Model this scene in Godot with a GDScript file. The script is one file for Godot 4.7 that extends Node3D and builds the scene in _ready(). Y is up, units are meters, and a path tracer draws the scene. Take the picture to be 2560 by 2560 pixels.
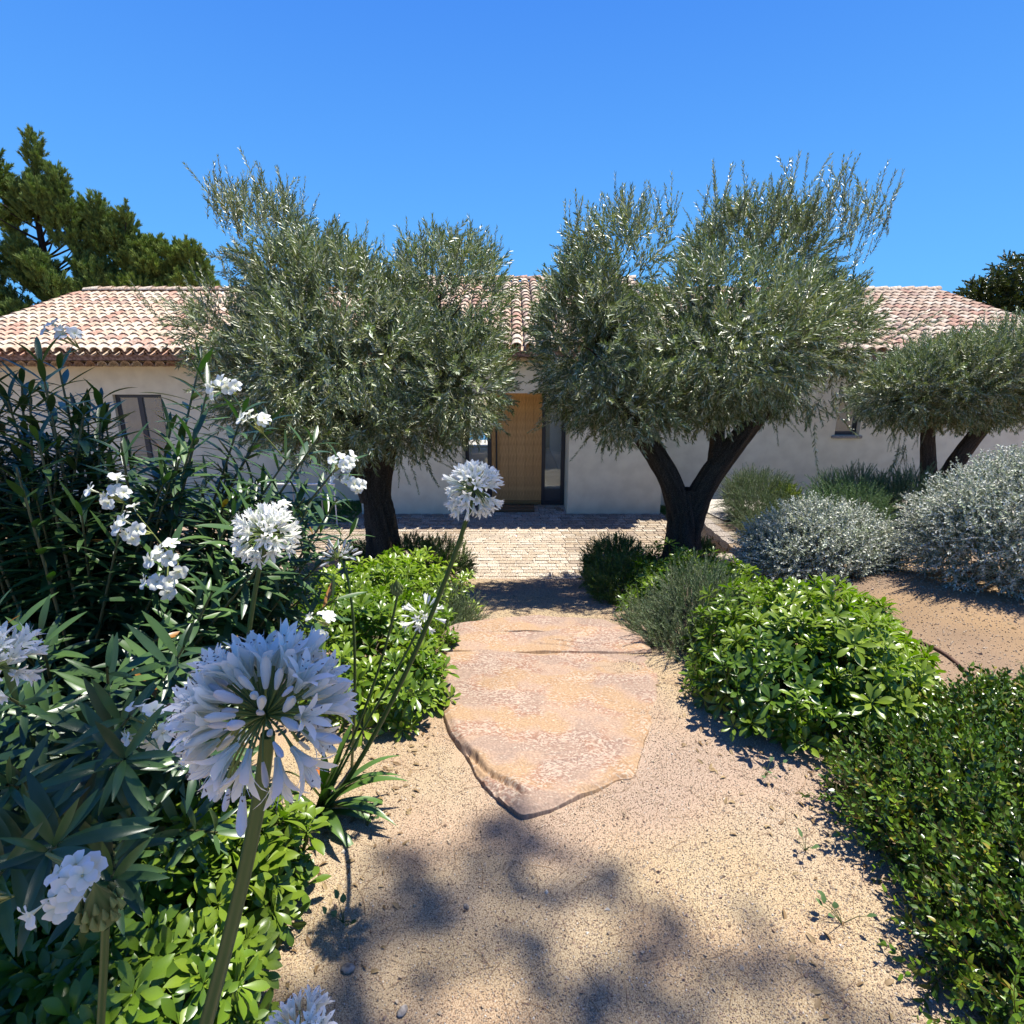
extends Node3D

# ---------------------------------------------------------------- helpers
class MB:
	var v := PackedVector3Array()
	var n := PackedVector3Array()
	var c := PackedColorArray()
	var ix := PackedInt32Array()

	func ribbon(P: Array, S: Array, W: Array, fold: float, col: Color, tipcol: Color) -> void:
		# a leaf-like strip: centre points, side vectors, half widths
		var b := v.size()
		var m := P.size()
		for i in m:
			var p: Vector3 = P[i]
			var t: Vector3 = (P[mini(i + 1, m - 1)] - P[maxi(i - 1, 0)]).normalized()
			var s: Vector3 = S[i]
			s = (s - t * s.dot(t)).normalized()
			var nn := s.cross(t).normalized()
			var w: float = W[i]
			var cf := cos(fold)
			var sf := sin(fold)
			v.append(p - s * (w * cf) + nn * (w * sf))
			v.append(p)
			v.append(p + s * (w * cf) + nn * (w * sf))
			n.append((nn * cf + s * sf).normalized())
			n.append(nn)
			n.append((nn * cf - s * sf).normalized())
			var k := col.lerp(tipcol, float(i) / maxf(1.0, m - 1))
			c.append(k)
			c.append(k)
			c.append(k)
		for i in m - 1:
			var a := b + i * 3
			var d := a + 3
			ix.append_array(PackedInt32Array([a, d, d + 1, a, d + 1, a + 1, a + 1, d + 1, d + 2, a + 1, d + 2, a + 2]))

	func leaf(t: Transform3D, L: float, W: float, bend: float, fold: float, segs: int, kind: int, col: Color, rib := 0.0) -> void:
		var b := v.size()
		var cf := cos(fold)
		var sf := sin(fold)
		var ribc := col.lerp(Color(col.r * 1.5 + 0.05, col.g * 1.35 + 0.06, col.b * 1.4 + 0.03), rib)
		for i in segs + 1:
			var s := float(i) / segs
			var w := 0.0
			if kind == 0:
				w = pow(sin(PI * clampf(s * 0.97 + 0.02, 0, 1)), 0.8)
			elif kind == 1:
				w = sin(PI * pow(s * 0.96 + 0.03, 1.7)) * 0.97 + 0.04
			else:
				w = pow(sin(PI * pow(s * 0.97 + 0.02, 0.75)), 0.9)
			w = maxf(w, 0.03) * W * 0.5
			var y := L * s
			var z := 0.0
			if absf(bend) > 0.01:
				y = L * sin(bend * s) / bend
				z = -L * (1.0 - cos(bend * s)) / bend
			var nn := Vector3(0, sin(bend * s), cos(bend * s))
			var p := Vector3(0, y, z)
			v.append(t * (p + Vector3(-w * cf, 0, 0) + nn * (w * sf)))
			v.append(t * p)
			v.append(t * (p + Vector3(w * cf, 0, 0) + nn * (w * sf)))
			n.append((t.basis * (nn * cf + Vector3(sf, 0, 0))).normalized())
			n.append((t.basis * nn).normalized())
			n.append((t.basis * (nn * cf - Vector3(sf, 0, 0))).normalized())
			c.append(col)
			c.append(ribc)
			c.append(col)
		for i in segs:
			var a := b + i * 3
			var d := a + 3
			ix.append_array(PackedInt32Array([a, d, d + 1, a, d + 1, a + 1, a + 1, d + 1, d + 2, a + 1, d + 2, a + 2]))

	func dia(t: Transform3D, L: float, W: float, fold: float, col: Color) -> void:
		# a small folded leaf of two faces
		var b := v.size()
		var w := W * 0.5
		var up := w * sin(fold)
		w *= cos(fold)
		for e in [[0.0, 0.0, 0.0], [-w, L * 0.45, up], [0.0, L, 0.0], [w, L * 0.45, up]]:
			v.append(t * Vector3(e[0], e[1], e[2]))
			n.append((t.basis * Vector3(-e[0] / maxf(W, 0.0001), 0, 1)).normalized())
			c.append(col)
		ix.append_array(PackedInt32Array([b, b + 1, b + 2, b, b + 2, b + 3]))

	func tube(P: Array, R: Array, sides: int, col: Color, cap := false) -> void:
		var m := P.size()
		var b := v.size()
		var u := Vector3.ZERO
		for i in m:
			var t: Vector3 = (P[mini(i + 1, m - 1)] - P[maxi(i - 1, 0)]).normalized()
			if i == 0:
				u = t.cross(Vector3(0.31, 0.2, 0.93))
				if u.length() < 0.1:
					u = t.cross(Vector3(1, 0, 0))
			u = (u - t * u.dot(t)).normalized()
			var w := t.cross(u)
			for k in sides:
				var a := TAU * k / sides
				var o := u * cos(a) + w * sin(a)
				v.append(P[i] + o * float(R[i]))
				n.append(o)
				c.append(col)
		for i in m - 1:
			for k in sides:
				var k2 := (k + 1) % sides
				var p00 := b + i * sides + k
				var p10 := b + i * sides + k2
				var p01 := p00 + sides
				var p11 := p10 + sides
				ix.append_array(PackedInt32Array([p00, p01, p11, p00, p11, p10]))
		if cap:
			for e in [0, m - 1]:
				var t: Vector3 = (P[m - 1] - P[m - 2]).normalized() if e else (P[0] - P[1]).normalized()
				var o := v.size()
				for k in sides:
					v.append(v[b + e * sides + k])
					n.append(t)
					c.append(col)
				for k in sides - 2:
					if e:
						ix.append_array(PackedInt32Array([o, o + k + 2, o + k + 1]))
					else:
						ix.append_array(PackedInt32Array([o, o + k + 1, o + k + 2]))

	func face(pts: Array, nn: Vector3, col: Color) -> void:
		var b := v.size()
		for p in pts:
			v.append(p)
			n.append(nn)
			c.append(col)
		for k in pts.size() - 2:
			var a: Vector3 = pts[0]
			var p1: Vector3 = pts[k + 1]
			var p2: Vector3 = pts[k + 2]
			if (p1 - a).cross(p2 - a).dot(nn) > 0:
				ix.append_array(PackedInt32Array([b, b + k + 2, b + k + 1]))
			else:
				ix.append_array(PackedInt32Array([b, b + k + 1, b + k + 2]))

	func box(lo: Vector3, hi: Vector3, col: Color, ch := 0.0) -> void:
		var mid := (lo + hi) * 0.5
		var h := (hi - lo) * 0.5
		for ax in 3:
			for s in [-1.0, 1.0]:
				var nn := Vector3.ZERO
				nn[ax] = s
				var a1 := (ax + 1) % 3
				var a2 := (ax + 2) % 3
				var q := []
				for e in [[-1, -1], [1, -1], [1, 1], [-1, 1]]:
					var p := Vector3.ZERO
					p[ax] = s * h[ax]
					p[a1] = e[0] * (h[a1] - ch)
					p[a2] = e[1] * (h[a2] - ch)
					q.append(mid + p)
				face(q, nn, col)
				if ch > 0.0 and s > 0:
					for s2 in [-1.0, 1.0]:
						for s1 in [-1.0, 1.0]:
							var e1 := Vector3.ZERO
							e1[a1] = s1
							e1[a2] = s2
							var g := []
							for f in [-1.0, 1.0]:
								var p := Vector3.ZERO
								p[ax] = f * (h[ax] - ch)
								p[a1] = s1 * h[a1]
								p[a2] = s2 * (h[a2] - ch)
								g.append(mid + p)
							for f in [1.0, -1.0]:
								var p := Vector3.ZERO
								p[ax] = f * (h[ax] - ch)
								p[a1] = s1 * (h[a1] - ch)
								p[a2] = s2 * h[a2]
								g.append(mid + p)
							face(g, e1.normalized(), col)
		if ch > 0.0:
			for sx in [-1.0, 1.0]:
				for sy in [-1.0, 1.0]:
					for sz in [-1.0, 1.0]:
						face([mid + Vector3(sx * h.x, sy * (h.y - ch), sz * (h.z - ch)), mid + Vector3(sx * (h.x - ch), sy * h.y, sz * (h.z - ch)), mid + Vector3(sx * (h.x - ch), sy * (h.y - ch), sz * h.z)], Vector3(sx, sy, sz).normalized(), col)

	func smooth() -> void:
		n = PackedVector3Array()
		n.resize(v.size())
		for i in range(0, ix.size(), 3):
			var f := (v[ix[i + 2]] - v[ix[i]]).cross(v[ix[i + 1]] - v[ix[i]])
			n[ix[i]] += f
			n[ix[i + 1]] += f
			n[ix[i + 2]] += f
		for i in n.size():
			n[i] = n[i].normalized()

	func add(o: MB, t: Transform3D, tint: Color) -> void:
		var b := v.size()
		var nb := t.basis.orthonormalized()
		for i in o.v.size():
			v.append(t * o.v[i])
			n.append(nb * o.n[i])
			c.append(o.c[i] * tint)
		for i in o.ix:
			ix.append(b + i)

	func mesh(planar := false) -> ArrayMesh:
		var a := []
		a.resize(Mesh.ARRAY_MAX)
		if planar:
			var uv := PackedVector2Array()
			for p in v: uv.append(Vector2(p.x, p.z))
			a[Mesh.ARRAY_TEX_UV] = uv
		a[Mesh.ARRAY_VERTEX] = v
		a[Mesh.ARRAY_NORMAL] = n
		a[Mesh.ARRAY_COLOR] = c
		a[Mesh.ARRAY_INDEX] = ix
		var m := ArrayMesh.new()
		m.add_surface_from_arrays(Mesh.PRIMITIVE_TRIANGLES, a)
		return m

var rng := RandomNumberGenerator.new()
var noise := FastNoiseLite.new()
# overall reflectance of each material; the tones within it are vertex colours and textures
const ALBEDO := {"sand": 0.64, "grit": 0.64, "stone": 0.76, "slab": 0.66, "tile": 0.74, "leaf_pit": 0.66, "leaf_olive": 0.82, "leaf_oleander": 0.85, "leaf_silver": 0.8, "leaf_soft": 0.7, "leaf_hedge": 0.66, "needle": 0.72, "green_stem": 0.8, "strap": 0.8, "grass": 0.8}
const EYE := Vector3(0, 2.95, 0)
var M := {}
var used := {}

func rf(a: float, b: float) -> float:
	return rng.randf_range(a, b)

func rdir() -> Vector3:
	var z := rf(-1, 1)
	var a := rf(0, TAU)
	var r := sqrt(1 - z * z)
	return Vector3(r * cos(a), z, r * sin(a))

func thing(called: String, label: String, category: String, at := Vector3.ZERO, group := "") -> Node3D:
	var o := Node3D.new()
	if used.has(called):
		o.name = "%s_%03d" % [called, used[called]]
		used[called] += 1
	else:
		o.name = called
		used[called] = 1
	add_child(o)
	o.position = at
	tag(o, label, category, group)
	return o

func tag(o: Node, label: String, category: String, group := "", kind := "") -> void:
	if label: o.set_meta("label", label)
	if category: o.set_meta("category", category)
	if group: o.set_meta("group", group)
	if kind: o.set_meta("kind", kind)

func part(called: String, m: Mesh, mat: Material, parent: Node, t := Transform3D.IDENTITY) -> MeshInstance3D:
	var o := MeshInstance3D.new()
	o.name = called
	o.mesh = m
	o.material_override = mat
	o.transform = t
	parent.add_child(o, true)
	return o

func struct(called: String, m: Mesh, mat: Material) -> MeshInstance3D:
	var o := part(called, m, mat, self)
	o.set_meta("kind", "structure")
	return o

func multi(called: String, m: Mesh, mat: Material, parent: Node, ts: Array, cols: Array, stuff := true) -> MultiMeshInstance3D:
	var mm := MultiMesh.new()
	mm.transform_format = MultiMesh.TRANSFORM_3D
	mm.use_colors = not cols.is_empty()
	mm.mesh = m
	mm.instance_count = ts.size()
	for i in ts.size():
		mm.set_instance_transform(i, ts[i])
		if mm.use_colors:
			mm.set_instance_color(i, cols[i])
	var o := MultiMeshInstance3D.new()
	o.name = called
	o.multimesh = mm
	o.material_override = mat
	if stuff: o.set_meta("kind", "stuff")
	parent.add_child(o, true)
	return o

func toward(d: Vector3, up := Vector3.UP) -> Basis:
	# y axis along d, z axis (leaf face) as near to up as can be
	d = d.normalized()
	var z := up - d * up.dot(d)
	if z.length() < 0.05:
		z = Vector3(0.7, 0.1, 0.7) - d * Vector3(0.7, 0.1, 0.7).dot(d)
	z = z.normalized()
	return Basis(d.cross(z), d, z)

func bez(a: Vector3, b: Vector3, c: Vector3, d: Vector3, m: int) -> Array:
	var r := []
	for i in m + 1:
		r.append(a.bezier_interpolate(b, c, d, float(i) / m))
	return r

func taper(r0: float, r1: float, m: int, p := 1.0) -> Array:
	var r := []
	for i in m + 1:
		r.append(lerpf(r0, r1, pow(float(i) / m, p)))
	return r

func noise_tex(freq: float, type: int, cols: Array, offs: Array, size := 512, normal := false, octaves := 4) -> NoiseTexture2D:
	var t := NoiseTexture2D.new()
	var f := FastNoiseLite.new()
	f.noise_type = type
	f.frequency = freq
	f.seed = 7 + int(freq * 1000)
	f.fractal_octaves = octaves
	t.noise = f
	t.width = size
	t.height = size
	t.seamless = true
	t.as_normal_map = normal
	if cols.size():
		var g := Gradient.new()
		g.colors = PackedColorArray(cols)
		g.offsets = PackedFloat32Array(offs)
		t.color_ramp = g
	return t

func lin(r: float, g: float, b: float) -> Color:
	return Color(r, g, b).linear_to_srgb()

func mat(called: String, rough: float, spec := 0.5, back := Color(0, 0, 0)) -> StandardMaterial3D:
	var m := StandardMaterial3D.new()
	m.resource_name = called
	m.roughness = rough
	m.metallic_specular = spec
	m.vertex_color_use_as_albedo = true
	if back != Color(0, 0, 0):
		m.backlight_enabled = true
		m.backlight = back
	m.cull_mode = BaseMaterial3D.CULL_DISABLED if back != Color(0, 0, 0) else BaseMaterial3D.CULL_BACK
	var k: float = ALBEDO.get(called, 1.0)
	m.albedo_color = lin(k, k, k)
	M[called] = m
	return m

func triplanar(m: StandardMaterial3D, tex: Texture2D, scale: float, bump: Texture2D = null, height := 0.0) -> void:
	m.albedo_texture = tex
	m.uv1_triplanar = true
	m.uv1_world_triplanar = true
	m.uv1_scale = Vector3.ONE * scale
	if bump:
		m.heightmap_enabled = true
		m.heightmap_texture = bump
		m.heightmap_scale = height

# ---------------------------------------------------------------- terrain
func flat_map(m: StandardMaterial3D, tex: Texture2D, scale: Vector3, bump: Texture2D = null, height := 0.0) -> void:
	m.albedo_texture = tex
	m.uv1_scale = scale
	if bump:
		m.heightmap_enabled = true
		m.heightmap_texture = bump
		m.heightmap_scale = height

func path_level(Z: float) -> float:
	if Z < 2.7: return 1.35
	if Z < 3.6: return lerpf(1.35, 1.06, smoothstep(2.7, 3.6, Z))
	if Z < 7.3: return lerpf(1.06, 0.01, (Z - 3.6) / 3.7)
	return -0.06

func gy(x: float, z: float) -> float:
	var Z := -z
	var y := path_level(Z)
	if Z < 7.28:
		var side := smoothstep(0.78, 1.1, absf(x - 0.1))
		y = lerpf(y, maxf(y + 0.03, 0.42), side * smoothstep(3.2, 4.4, Z))
		y = lerpf(y, -0.06, smoothstep(6.98, 7.2, Z) * smoothstep(0.8, 0.95, absf(x - 0.1)))
		y = lerpf(y, -0.06, smoothstep(2.6, 3.6, -x) * smoothstep(6.0, 7.2, Z))
	var hi := lerpf(1.36, 0.48, smoothstep(3.6, 7.0, Z))
	if Z > 9.6: hi = lerpf(0.48, -0.06, smoothstep(9.6, 9.85, Z))
	var w := smoothstep(2.0, 3.3, x) if Z < 6.6 else smoothstep(3.18, 3.36, x)
	y = lerpf(y, maxf(y, hi), w)
	if Z < 9.6 and Z > -4:
		y += noise.get_noise_3d(x * 22.0, 3.0, z * 22.0) * 0.018 * (1.0 if Z < 7 else 0.0)
	return y

# ---------------------------------------------------------------- plant kit
var ros := []          # rosettes: arrays of [leaf index, Transform3D]
var pit_leaf := []
var pit_mesh := []

func make_kits() -> void:
	for k in 5:
		var b := MB.new()
		b.leaf(Transform3D.IDENTITY, 1.0, rf(0.31, 0.38), rf(0.2, 0.8), rf(0.15, 0.35), 6, 1, Color(1, 1, 1), 0.35)
		pit_leaf.append(b)
		pit_mesh.append(b.mesh())
	for k in 4:
		var r := []
		var cnt := 9 + k % 3
		for i in cnt:
			var f := float(i) / cnt
			var tilt := lerpf(1.35, 0.45, f) + rf(-0.15, 0.15)
			var a := i * 2.4 + rf(-0.25, 0.25)
			var d := Vector3(sin(tilt) * cos(a), cos(tilt), sin(tilt) * sin(a))
			var L := lerpf(0.074, 0.044, f) * rf(0.88, 1.12)
			r.append([rng.randi() % 5, Transform3D(toward(d).scaled_local(Vector3.ONE * L), Vector3(0, f * 0.012, 0) + d * 0.006)])
		ros.append(r)

func rosette_mesh(k: int) -> ArrayMesh:
	var b := MB.new()
	b.tube([Vector3(0, -0.09, 0), Vector3(0, 0.01, 0)], [0.0028, 0.002], 4, Color(0.55, 0.5, 0.3))
	for e in ros[k]:
		var j := rf(0.82, 1.15)
		b.add(pit_leaf[e[0]], e[1], Color(j, j * rf(0.96, 1.04), j * rf(0.8, 1.1)))
	return b.mesh()

func shell(blobs: Array, count: int, lift: float, low: float, rough := 0.1) -> Array:
	# points spread over the outside of a union of ellipsoids: [point, outward]
	var areas := []
	var tot := 0.0
	for e in blobs:
		var r: Vector3 = e[1]
		tot += r.x * r.y + r.y * r.z + r.x * r.z
		areas.append(tot)
	var out := []
	var tries := 0
	while out.size() < count and tries < count * 14:
		tries += 1
		var pick := rf(0, tot)
		var k := 0
		while areas[k] < pick: k += 1
		var c: Vector3 = blobs[k][0]
		var r: Vector3 = blobs[k][1]
		var d := rdir()
		if d.y < low: continue
		var bump := 1.0 + noise.get_noise_3dv((c + d * r) * 140.0) * rough * 2.0 + rf(-rough, rough) * 0.6
		var p := c + d * r * (lift * bump)
		var hid := false
		for q in blobs.size():
			if q != k:
				var e: Vector3 = (p - blobs[q][0]) / (blobs[q][1] * lift * 0.93)
				if e.length_squared() < 1.0:
					hid = true
					break
		if hid or p.y < gy(p.x, p.z) + 0.02: continue
		out.append([p, (d / r).normalized()])
	return out

func twig_stems(parent: Node, base: Vector3, ends: Array, r0: float, col: Color, mtl: Material) -> void:
	var b := MB.new()
	for e in ends:
		var p: Vector3 = e
		var root := base + Vector3(rf(-0.12, 0.12), -0.03, rf(-0.12, 0.12))
		root.y = gy(root.x, root.z) - 0.03
		b.tube(bez(root, root + Vector3(0, (p.y - root.y) * 0.5, 0), p - (p - root) * 0.3 + Vector3(0, 0.02, 0), p, 5), taper(r0, r0 * 0.3, 5), 5, col)
	part("stem", b.mesh(), mtl, parent)

func pittosporum(called: String, label: String, blobs: Array, count: int, single: int, tone: Color, group := "") -> Node3D:
	var c: Vector3 = blobs[0][0]
	var base := Vector3(c.x, gy(c.x, c.z), c.z)
	var t := thing(called, label, "shrub", base, group)
	var pts := shell(blobs, count * 7 / 10, 1.0, -0.55, 0.2)
	pts.append_array(shell(blobs, count * 6 / 10, 0.82, -0.7, 0.14))
	pts.append_array(shell(blobs, count * 3 / 10, 0.6, -0.7, 0.2))
	var list := []
	for e in pts:
		var p: Vector3 = e[0]
		var d: Vector3 = (e[1] + Vector3(0, 0.5, 0) + rdir() * 0.7).normalized()
		var sc := rf(0.75, 1.3)
		var bs := toward(d) * Basis(Vector3.UP, rf(0, TAU))
		list.append([Transform3D(bs.scaled_local(Vector3.ONE * sc), p - base), p.distance_to(EYE)])
	list.sort_custom(func(a, b): return a[1] < b[1])
	var ts := [[], [], [], []]
	var cs := [[], [], [], []]
	var done := 0
	var stem_b := MB.new()
	for e in list:
		var k := rng.randi() % 4
		var wp: Vector3 = e[0].origin + base
		var age := clampf(0.5 + noise.get_noise_3dv(wp * 60.0) * 0.9 + rf(-0.35, 0.35), 0, 1)
		var col := Color(0.095, 0.19, 0.018).lerp(Color(0.35, 0.48, 0.045), age) * tone
		if done + ros[k].size() <= single and wp.y > gy(wp.x, wp.z) + 0.1:
			for q in ros[k]:
				var lm := int(clampf(age * 5 + rf(-0.7, 0.7), 0, 4))
				part("leaf", pit_mesh[q[0]], M["pit%d" % lm], t, e[0] * q[1])
				done += 1
			var g: Transform3D = e[0]
			stem_b.tube([g * Vector3(0, -0.09, 0), g * Vector3(0, 0.012, 0)], [0.0028, 0.002], 4, Color(0.1, 0.12, 0.04))
		else:
			ts[k].append(e[0])
			cs[k].append(col)
	for k in 4:
		multi("foliage", M["rosette%d" % k], M.leaf_pit, t, ts[k], cs[k])
	if stem_b.v.size(): part("twig", stem_b.mesh(), M.wood, t).set_meta("kind", "stuff")
	var ends := []
	for i in mini(50, pts.size()):
		ends.append(pts[rng.randi() % pts.size()][0])
	var h := MB.new()
	for p in ends:
		var root := Vector3(rf(-0.12, 0.12), -0.03, rf(-0.12, 0.12))
		var q: Vector3 = p - base
		h.tube(bez(root, root + Vector3(0, q.y * 0.5, 0), q * 0.7, q, 5), taper(0.008, 0.002, 5), 5, Color(0.09, 0.075, 0.05))
	part("branch", h.mesh(), M.wood, t).set_meta("kind", "stuff")
	return t

func twig_mesh(length: float, step: float, L: float, W: float, ang: float, pairs: int, cols: Array, stemcol: Color, r: float, kind: int, segs: int, curve: float, narrow := 1.0) -> ArrayMesh:
	var b := MB.new()
	var side := Vector3(curve * length, 0, 0)
	var P := bez(Vector3.ZERO, Vector3(0, length * 0.35, 0), Vector3(0, length * 0.7, 0) + side * 0.4, Vector3(0, length, 0) + side, 6)
	b.tube(P, taper(r, r * 0.4, 6), 4, stemcol)
	var m := int(length / step)
	for i in m:
		var f := (i + 0.7) / m
		var x := f * 6.0
		var i0 := int(minf(x, 5))
		var p: Vector3 = P[i0].lerp(P[i0 + 1], x - i0)
		var t: Vector3 = (P[i0 + 1] - P[i0]).normalized()
		for s in pairs:
			var a := i * (PI / 2 if pairs == 2 else 2.4) + TAU * s / pairs + rf(-0.4, 0.4)
			var u := t.cross(Vector3(0.2, 0.1, 0.97)).normalized()
			var w := t.cross(u)
			var g := ang + rf(-0.25, 0.25) - 0.35 * f
			var d := t * cos(g) + (u * cos(a) + w * sin(a)) * sin(g)
			var sc := rf(0.75, 1.15) * lerpf(1.0, 0.65, f * f)
			var col: Color = cols[rng.randi() % cols.size()]
			if segs == 1:
				b.dia(Transform3D(toward(d, t + rdir() * 0.4), p), L * sc, W * sc, rf(0.1, 0.45), col)
			else:
				b.leaf(Transform3D(toward(d, t + rdir() * 0.4), p), L * sc, W * sc, rf(-0.2, 0.5), rf(0.05, 0.35), segs, kind, col)
	return b.mesh()

func crown_points(blobs: Array, count: int, shell_share: float) -> Array:
	var vols := []
	var tot := 0.0
	for e in blobs:
		var r: Vector3 = e[1]
		tot += pow(r.x * r.y * r.z, 0.75)
		vols.append(tot)
	var out := []
	while out.size() < count:
		var pick := rf(0, tot)
		var k := 0
		while vols[k] < pick: k += 1
		var d := rdir()
		var rad := rf(0.82, 1.06) if rng.randf() < shell_share else pow(rng.randf(), 0.45)
		var r: Vector3 = blobs[k][1]
		var c: Vector3 = blobs[k][0]
		var bump := 1.0 + noise.get_noise_3dv((c + d * r) * 45.0) * 0.3
		var p: Vector3 = c + d * r * rad * bump
		# clumps: thin the crown where a coarse noise is low, so gaps open
		if noise.get_noise_3dv(p * 75.0) + rf(-0.2, 0.2) < (-0.3 if p.y < 3.5 else -0.08): continue
		out.append([p, (d / r).normalized(), c, rad])
	return out

func bark_tube(b: MB, P: Array, R: Array, sides: int, col: Color, amp: float, flare := 0.0) -> void:
	var m := P.size()
	var base := b.v.size()
	var u := Vector3(1, 0, 0)
	for i in m:
		var t: Vector3 = (P[mini(i + 1, m - 1)] - P[maxi(i - 1, 0)]).normalized()
		u = (u - t * u.dot(t)).normalized()
		var w := t.cross(u)
		var f := float(i) / (m - 1)
		for k in sides:
			var a := TAU * k / sides
			var o := u * cos(a) + w * sin(a)
			var tw := a + f * 1.3
			var rid := noise.get_noise_3d(cos(tw) * 90.0, P[i].y * 28.0, sin(tw) * 90.0)
			var fine := noise.get_noise_3d(cos(tw) * 340.0, P[i].y * 130.0, sin(tw) * 340.0)
			var lob := 1.0 + amp * rid * 1.6 + amp * fine * 0.7 + flare * pow(1.0 - f, 5.0) * (0.55 + 0.45 * sin(a * 5.0 + 1.0) + rid)
			b.v.append(P[i] + o * float(R[i]) * lob)
			var sh := clampf(0.85 + fine * 0.5 + rf(-0.12, 0.12), 0.5, 1.4)
			b.c.append(Color(col.r * sh, col.g * sh, col.b * sh))
	for i in m - 1:
		for k in sides:
			var k2 := (k + 1) % sides
			var p00 := base + i * sides + k
			var p10 := base + i * sides + k2
			b.ix.append_array(PackedInt32Array([p00, p00 + sides, p10 + sides, p00, p10 + sides, p10]))

func olive(label: String, at: Vector3, limbs: Array, blobs: Array, twigs: int, shoots: Array, r0: float, trunkpts: Array) -> Node3D:
	var t := thing("olive_tree", label, "tree", at, "gnarled olive trees of the garden")
	var bark := Color(0.17, 0.135, 0.10)
	var b := MB.new()
	var tp := []
	for p in trunkpts: tp.append(p - at)
	if tp.size() == 4:
		bark_tube(b, bez(tp[0], tp[1], tp[2], tp[3], 60), taper(r0, r0 * 0.5, 60, 2.2), 64, bark, 0.2, 0.75)
	for l in limbs:
		var q := []
		for p in l[0]: q.append(p - at)
		bark_tube(b, bez(q[0], q[1], q[2], q[3], 40), taper(l[1], l[2], 40), 40, bark, 0.17)
	b.smooth()
	part("trunk", b.mesh(), M.bark, t)
	# branches to the clumps of the crown
	var br := MB.new()
	var tips := []
	for l in limbs: tips.append(l[0][3])
	for e in blobs:
		for k in 4:
			var c: Vector3 = e[0] + rdir() * e[1] * rf(0.2, 0.7)
			var near: Vector3 = tips[0]
			for q in tips:
				if q.distance_to(c) < near.distance_to(c): near = q
			var s := near - at
			var d := c - at
			br.tube(bez(s, s + (d - s) * 0.3 + Vector3(rf(-0.15, 0.15), 0.1, rf(-0.15, 0.15)), s + (d - s) * 0.65 + Vector3(0, 0.12, 0), d, 8), taper(0.03, 0.005, 8), 6, bark)
	part("branch", br.mesh(), M.bark, t).set_meta("kind", "stuff")
	var ts := [[], [], []]
	var cs := [[], [], []]
	for e in crown_points(blobs, twigs, 0.66):
		var p: Vector3 = e[0]
		var out: Vector3 = e[1]
		var d := out * 0.8 + rdir() * 0.75 + Vector3(0, 0.5 if out.y > -0.3 else -0.15, 0)
		var k := rng.randi() % 3
		ts[k].append(Transform3D((toward(d, rdir()) * Basis(Vector3.UP, rf(0, TAU))).scaled_local(Vector3.ONE * rf(0.8, 1.2)), p - at))
		var g := rf(0.75, 1.25)
		cs[k].append(Color(g * rf(0.92, 1.08), g, g * rf(0.88, 1.05)))
	for k in 3:
		multi("foliage", M["olive_twig%d" % k], M.leaf_olive, t, ts[k], cs[k])
	var ss := []
	var sc := []
	for s in shoots:
		for k in int(s[2]):
			var p: Vector3 = s[0] + Vector3(rf(-1, 1), rf(-0.5, 0.3), rf(-1, 1)) * float(s[1])
			var d := Vector3(rf(-0.5, 0.5), 1, rf(-0.5, 0.5))
			if s.size() > 3: d = (s[3] + rdir() * 0.25)
			ss.append(Transform3D((toward(d, rdir()) * Basis(Vector3.UP, rf(0, TAU))).scaled_local(Vector3.ONE * rf(0.5, 1.0)), p - at))
			var g := rf(0.75, 1.25)
			sc.append(Color(g, g, g * rf(0.9, 1.05)))
	multi("shoot", M["olive_shoot"], M.leaf_olive, t, ss, sc)
	return t

func v3(a: float, b: float, c: float) -> Vector3:
	return Vector3(a, b, c)

func _ready() -> void:
	rng.seed = 20240611
	noise.seed = 11
	noise.frequency = 0.01
	noise.fractal_octaves = 3
	# ------------------------------------------------ camera, sky, sun, exposure
	var cam := Camera3D.new()
	cam.name = "camera"
	cam.position = EYE
	cam.rotation_degrees = Vector3(-15, 0, 0)
	cam.fov = 86.3
	cam.near = 0.05
	cam.far = 900.0
	add_child(cam)
	cam.current = true
	var env := Environment.new()
	var sky := Sky.new()
	var sm := ProceduralSkyMaterial.new()
	sm.sky_top_color = Color8(34, 92, 200)
	sm.sky_horizon_color = Color8(104, 180, 240)
	sm.sky_curve = 0.32
	sm.ground_bottom_color = Color8(120, 108, 90)
	sm.ground_horizon_color = Color8(150, 165, 175)
	sm.sun_angle_max = 30.0
	sm.sun_curve = 0.3
	sky.sky_material = sm
	env.background_mode = Environment.BG_SKY
	env.sky = sky
	env.background_energy_multiplier = 0.66
	env.tonemap_mode = Environment.TONE_MAPPER_LINEAR
	env.tonemap_exposure = 2.1
	env.sdfgi_enabled = true
	env.ssao_enabled = true
	env.ssil_enabled = true
	var we := WorldEnvironment.new()
	we.name = "world_environment"
	we.environment = env
	add_child(we)
	var sun := DirectionalLight3D.new()
	sun.name = "sun"
	sun.light_energy = 1.6
	sun.light_color = Color(1.0, 0.98, 0.945)
	sun.light_angular_distance = 0.53
	sun.shadow_enabled = true
	sun.look_at_from_position(Vector3(0.315, 1.0, -0.18), Vector3.ZERO, Vector3.UP)
	add_child(sun)
	materials()
	make_kits()
	ground()
	house()
	terrace()
	walls()
	slabs()
	trees()
	backdrop()
	shrubs()
	oleanders()
	agapanthus()
	overhead_pine()
	small_things()

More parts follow.
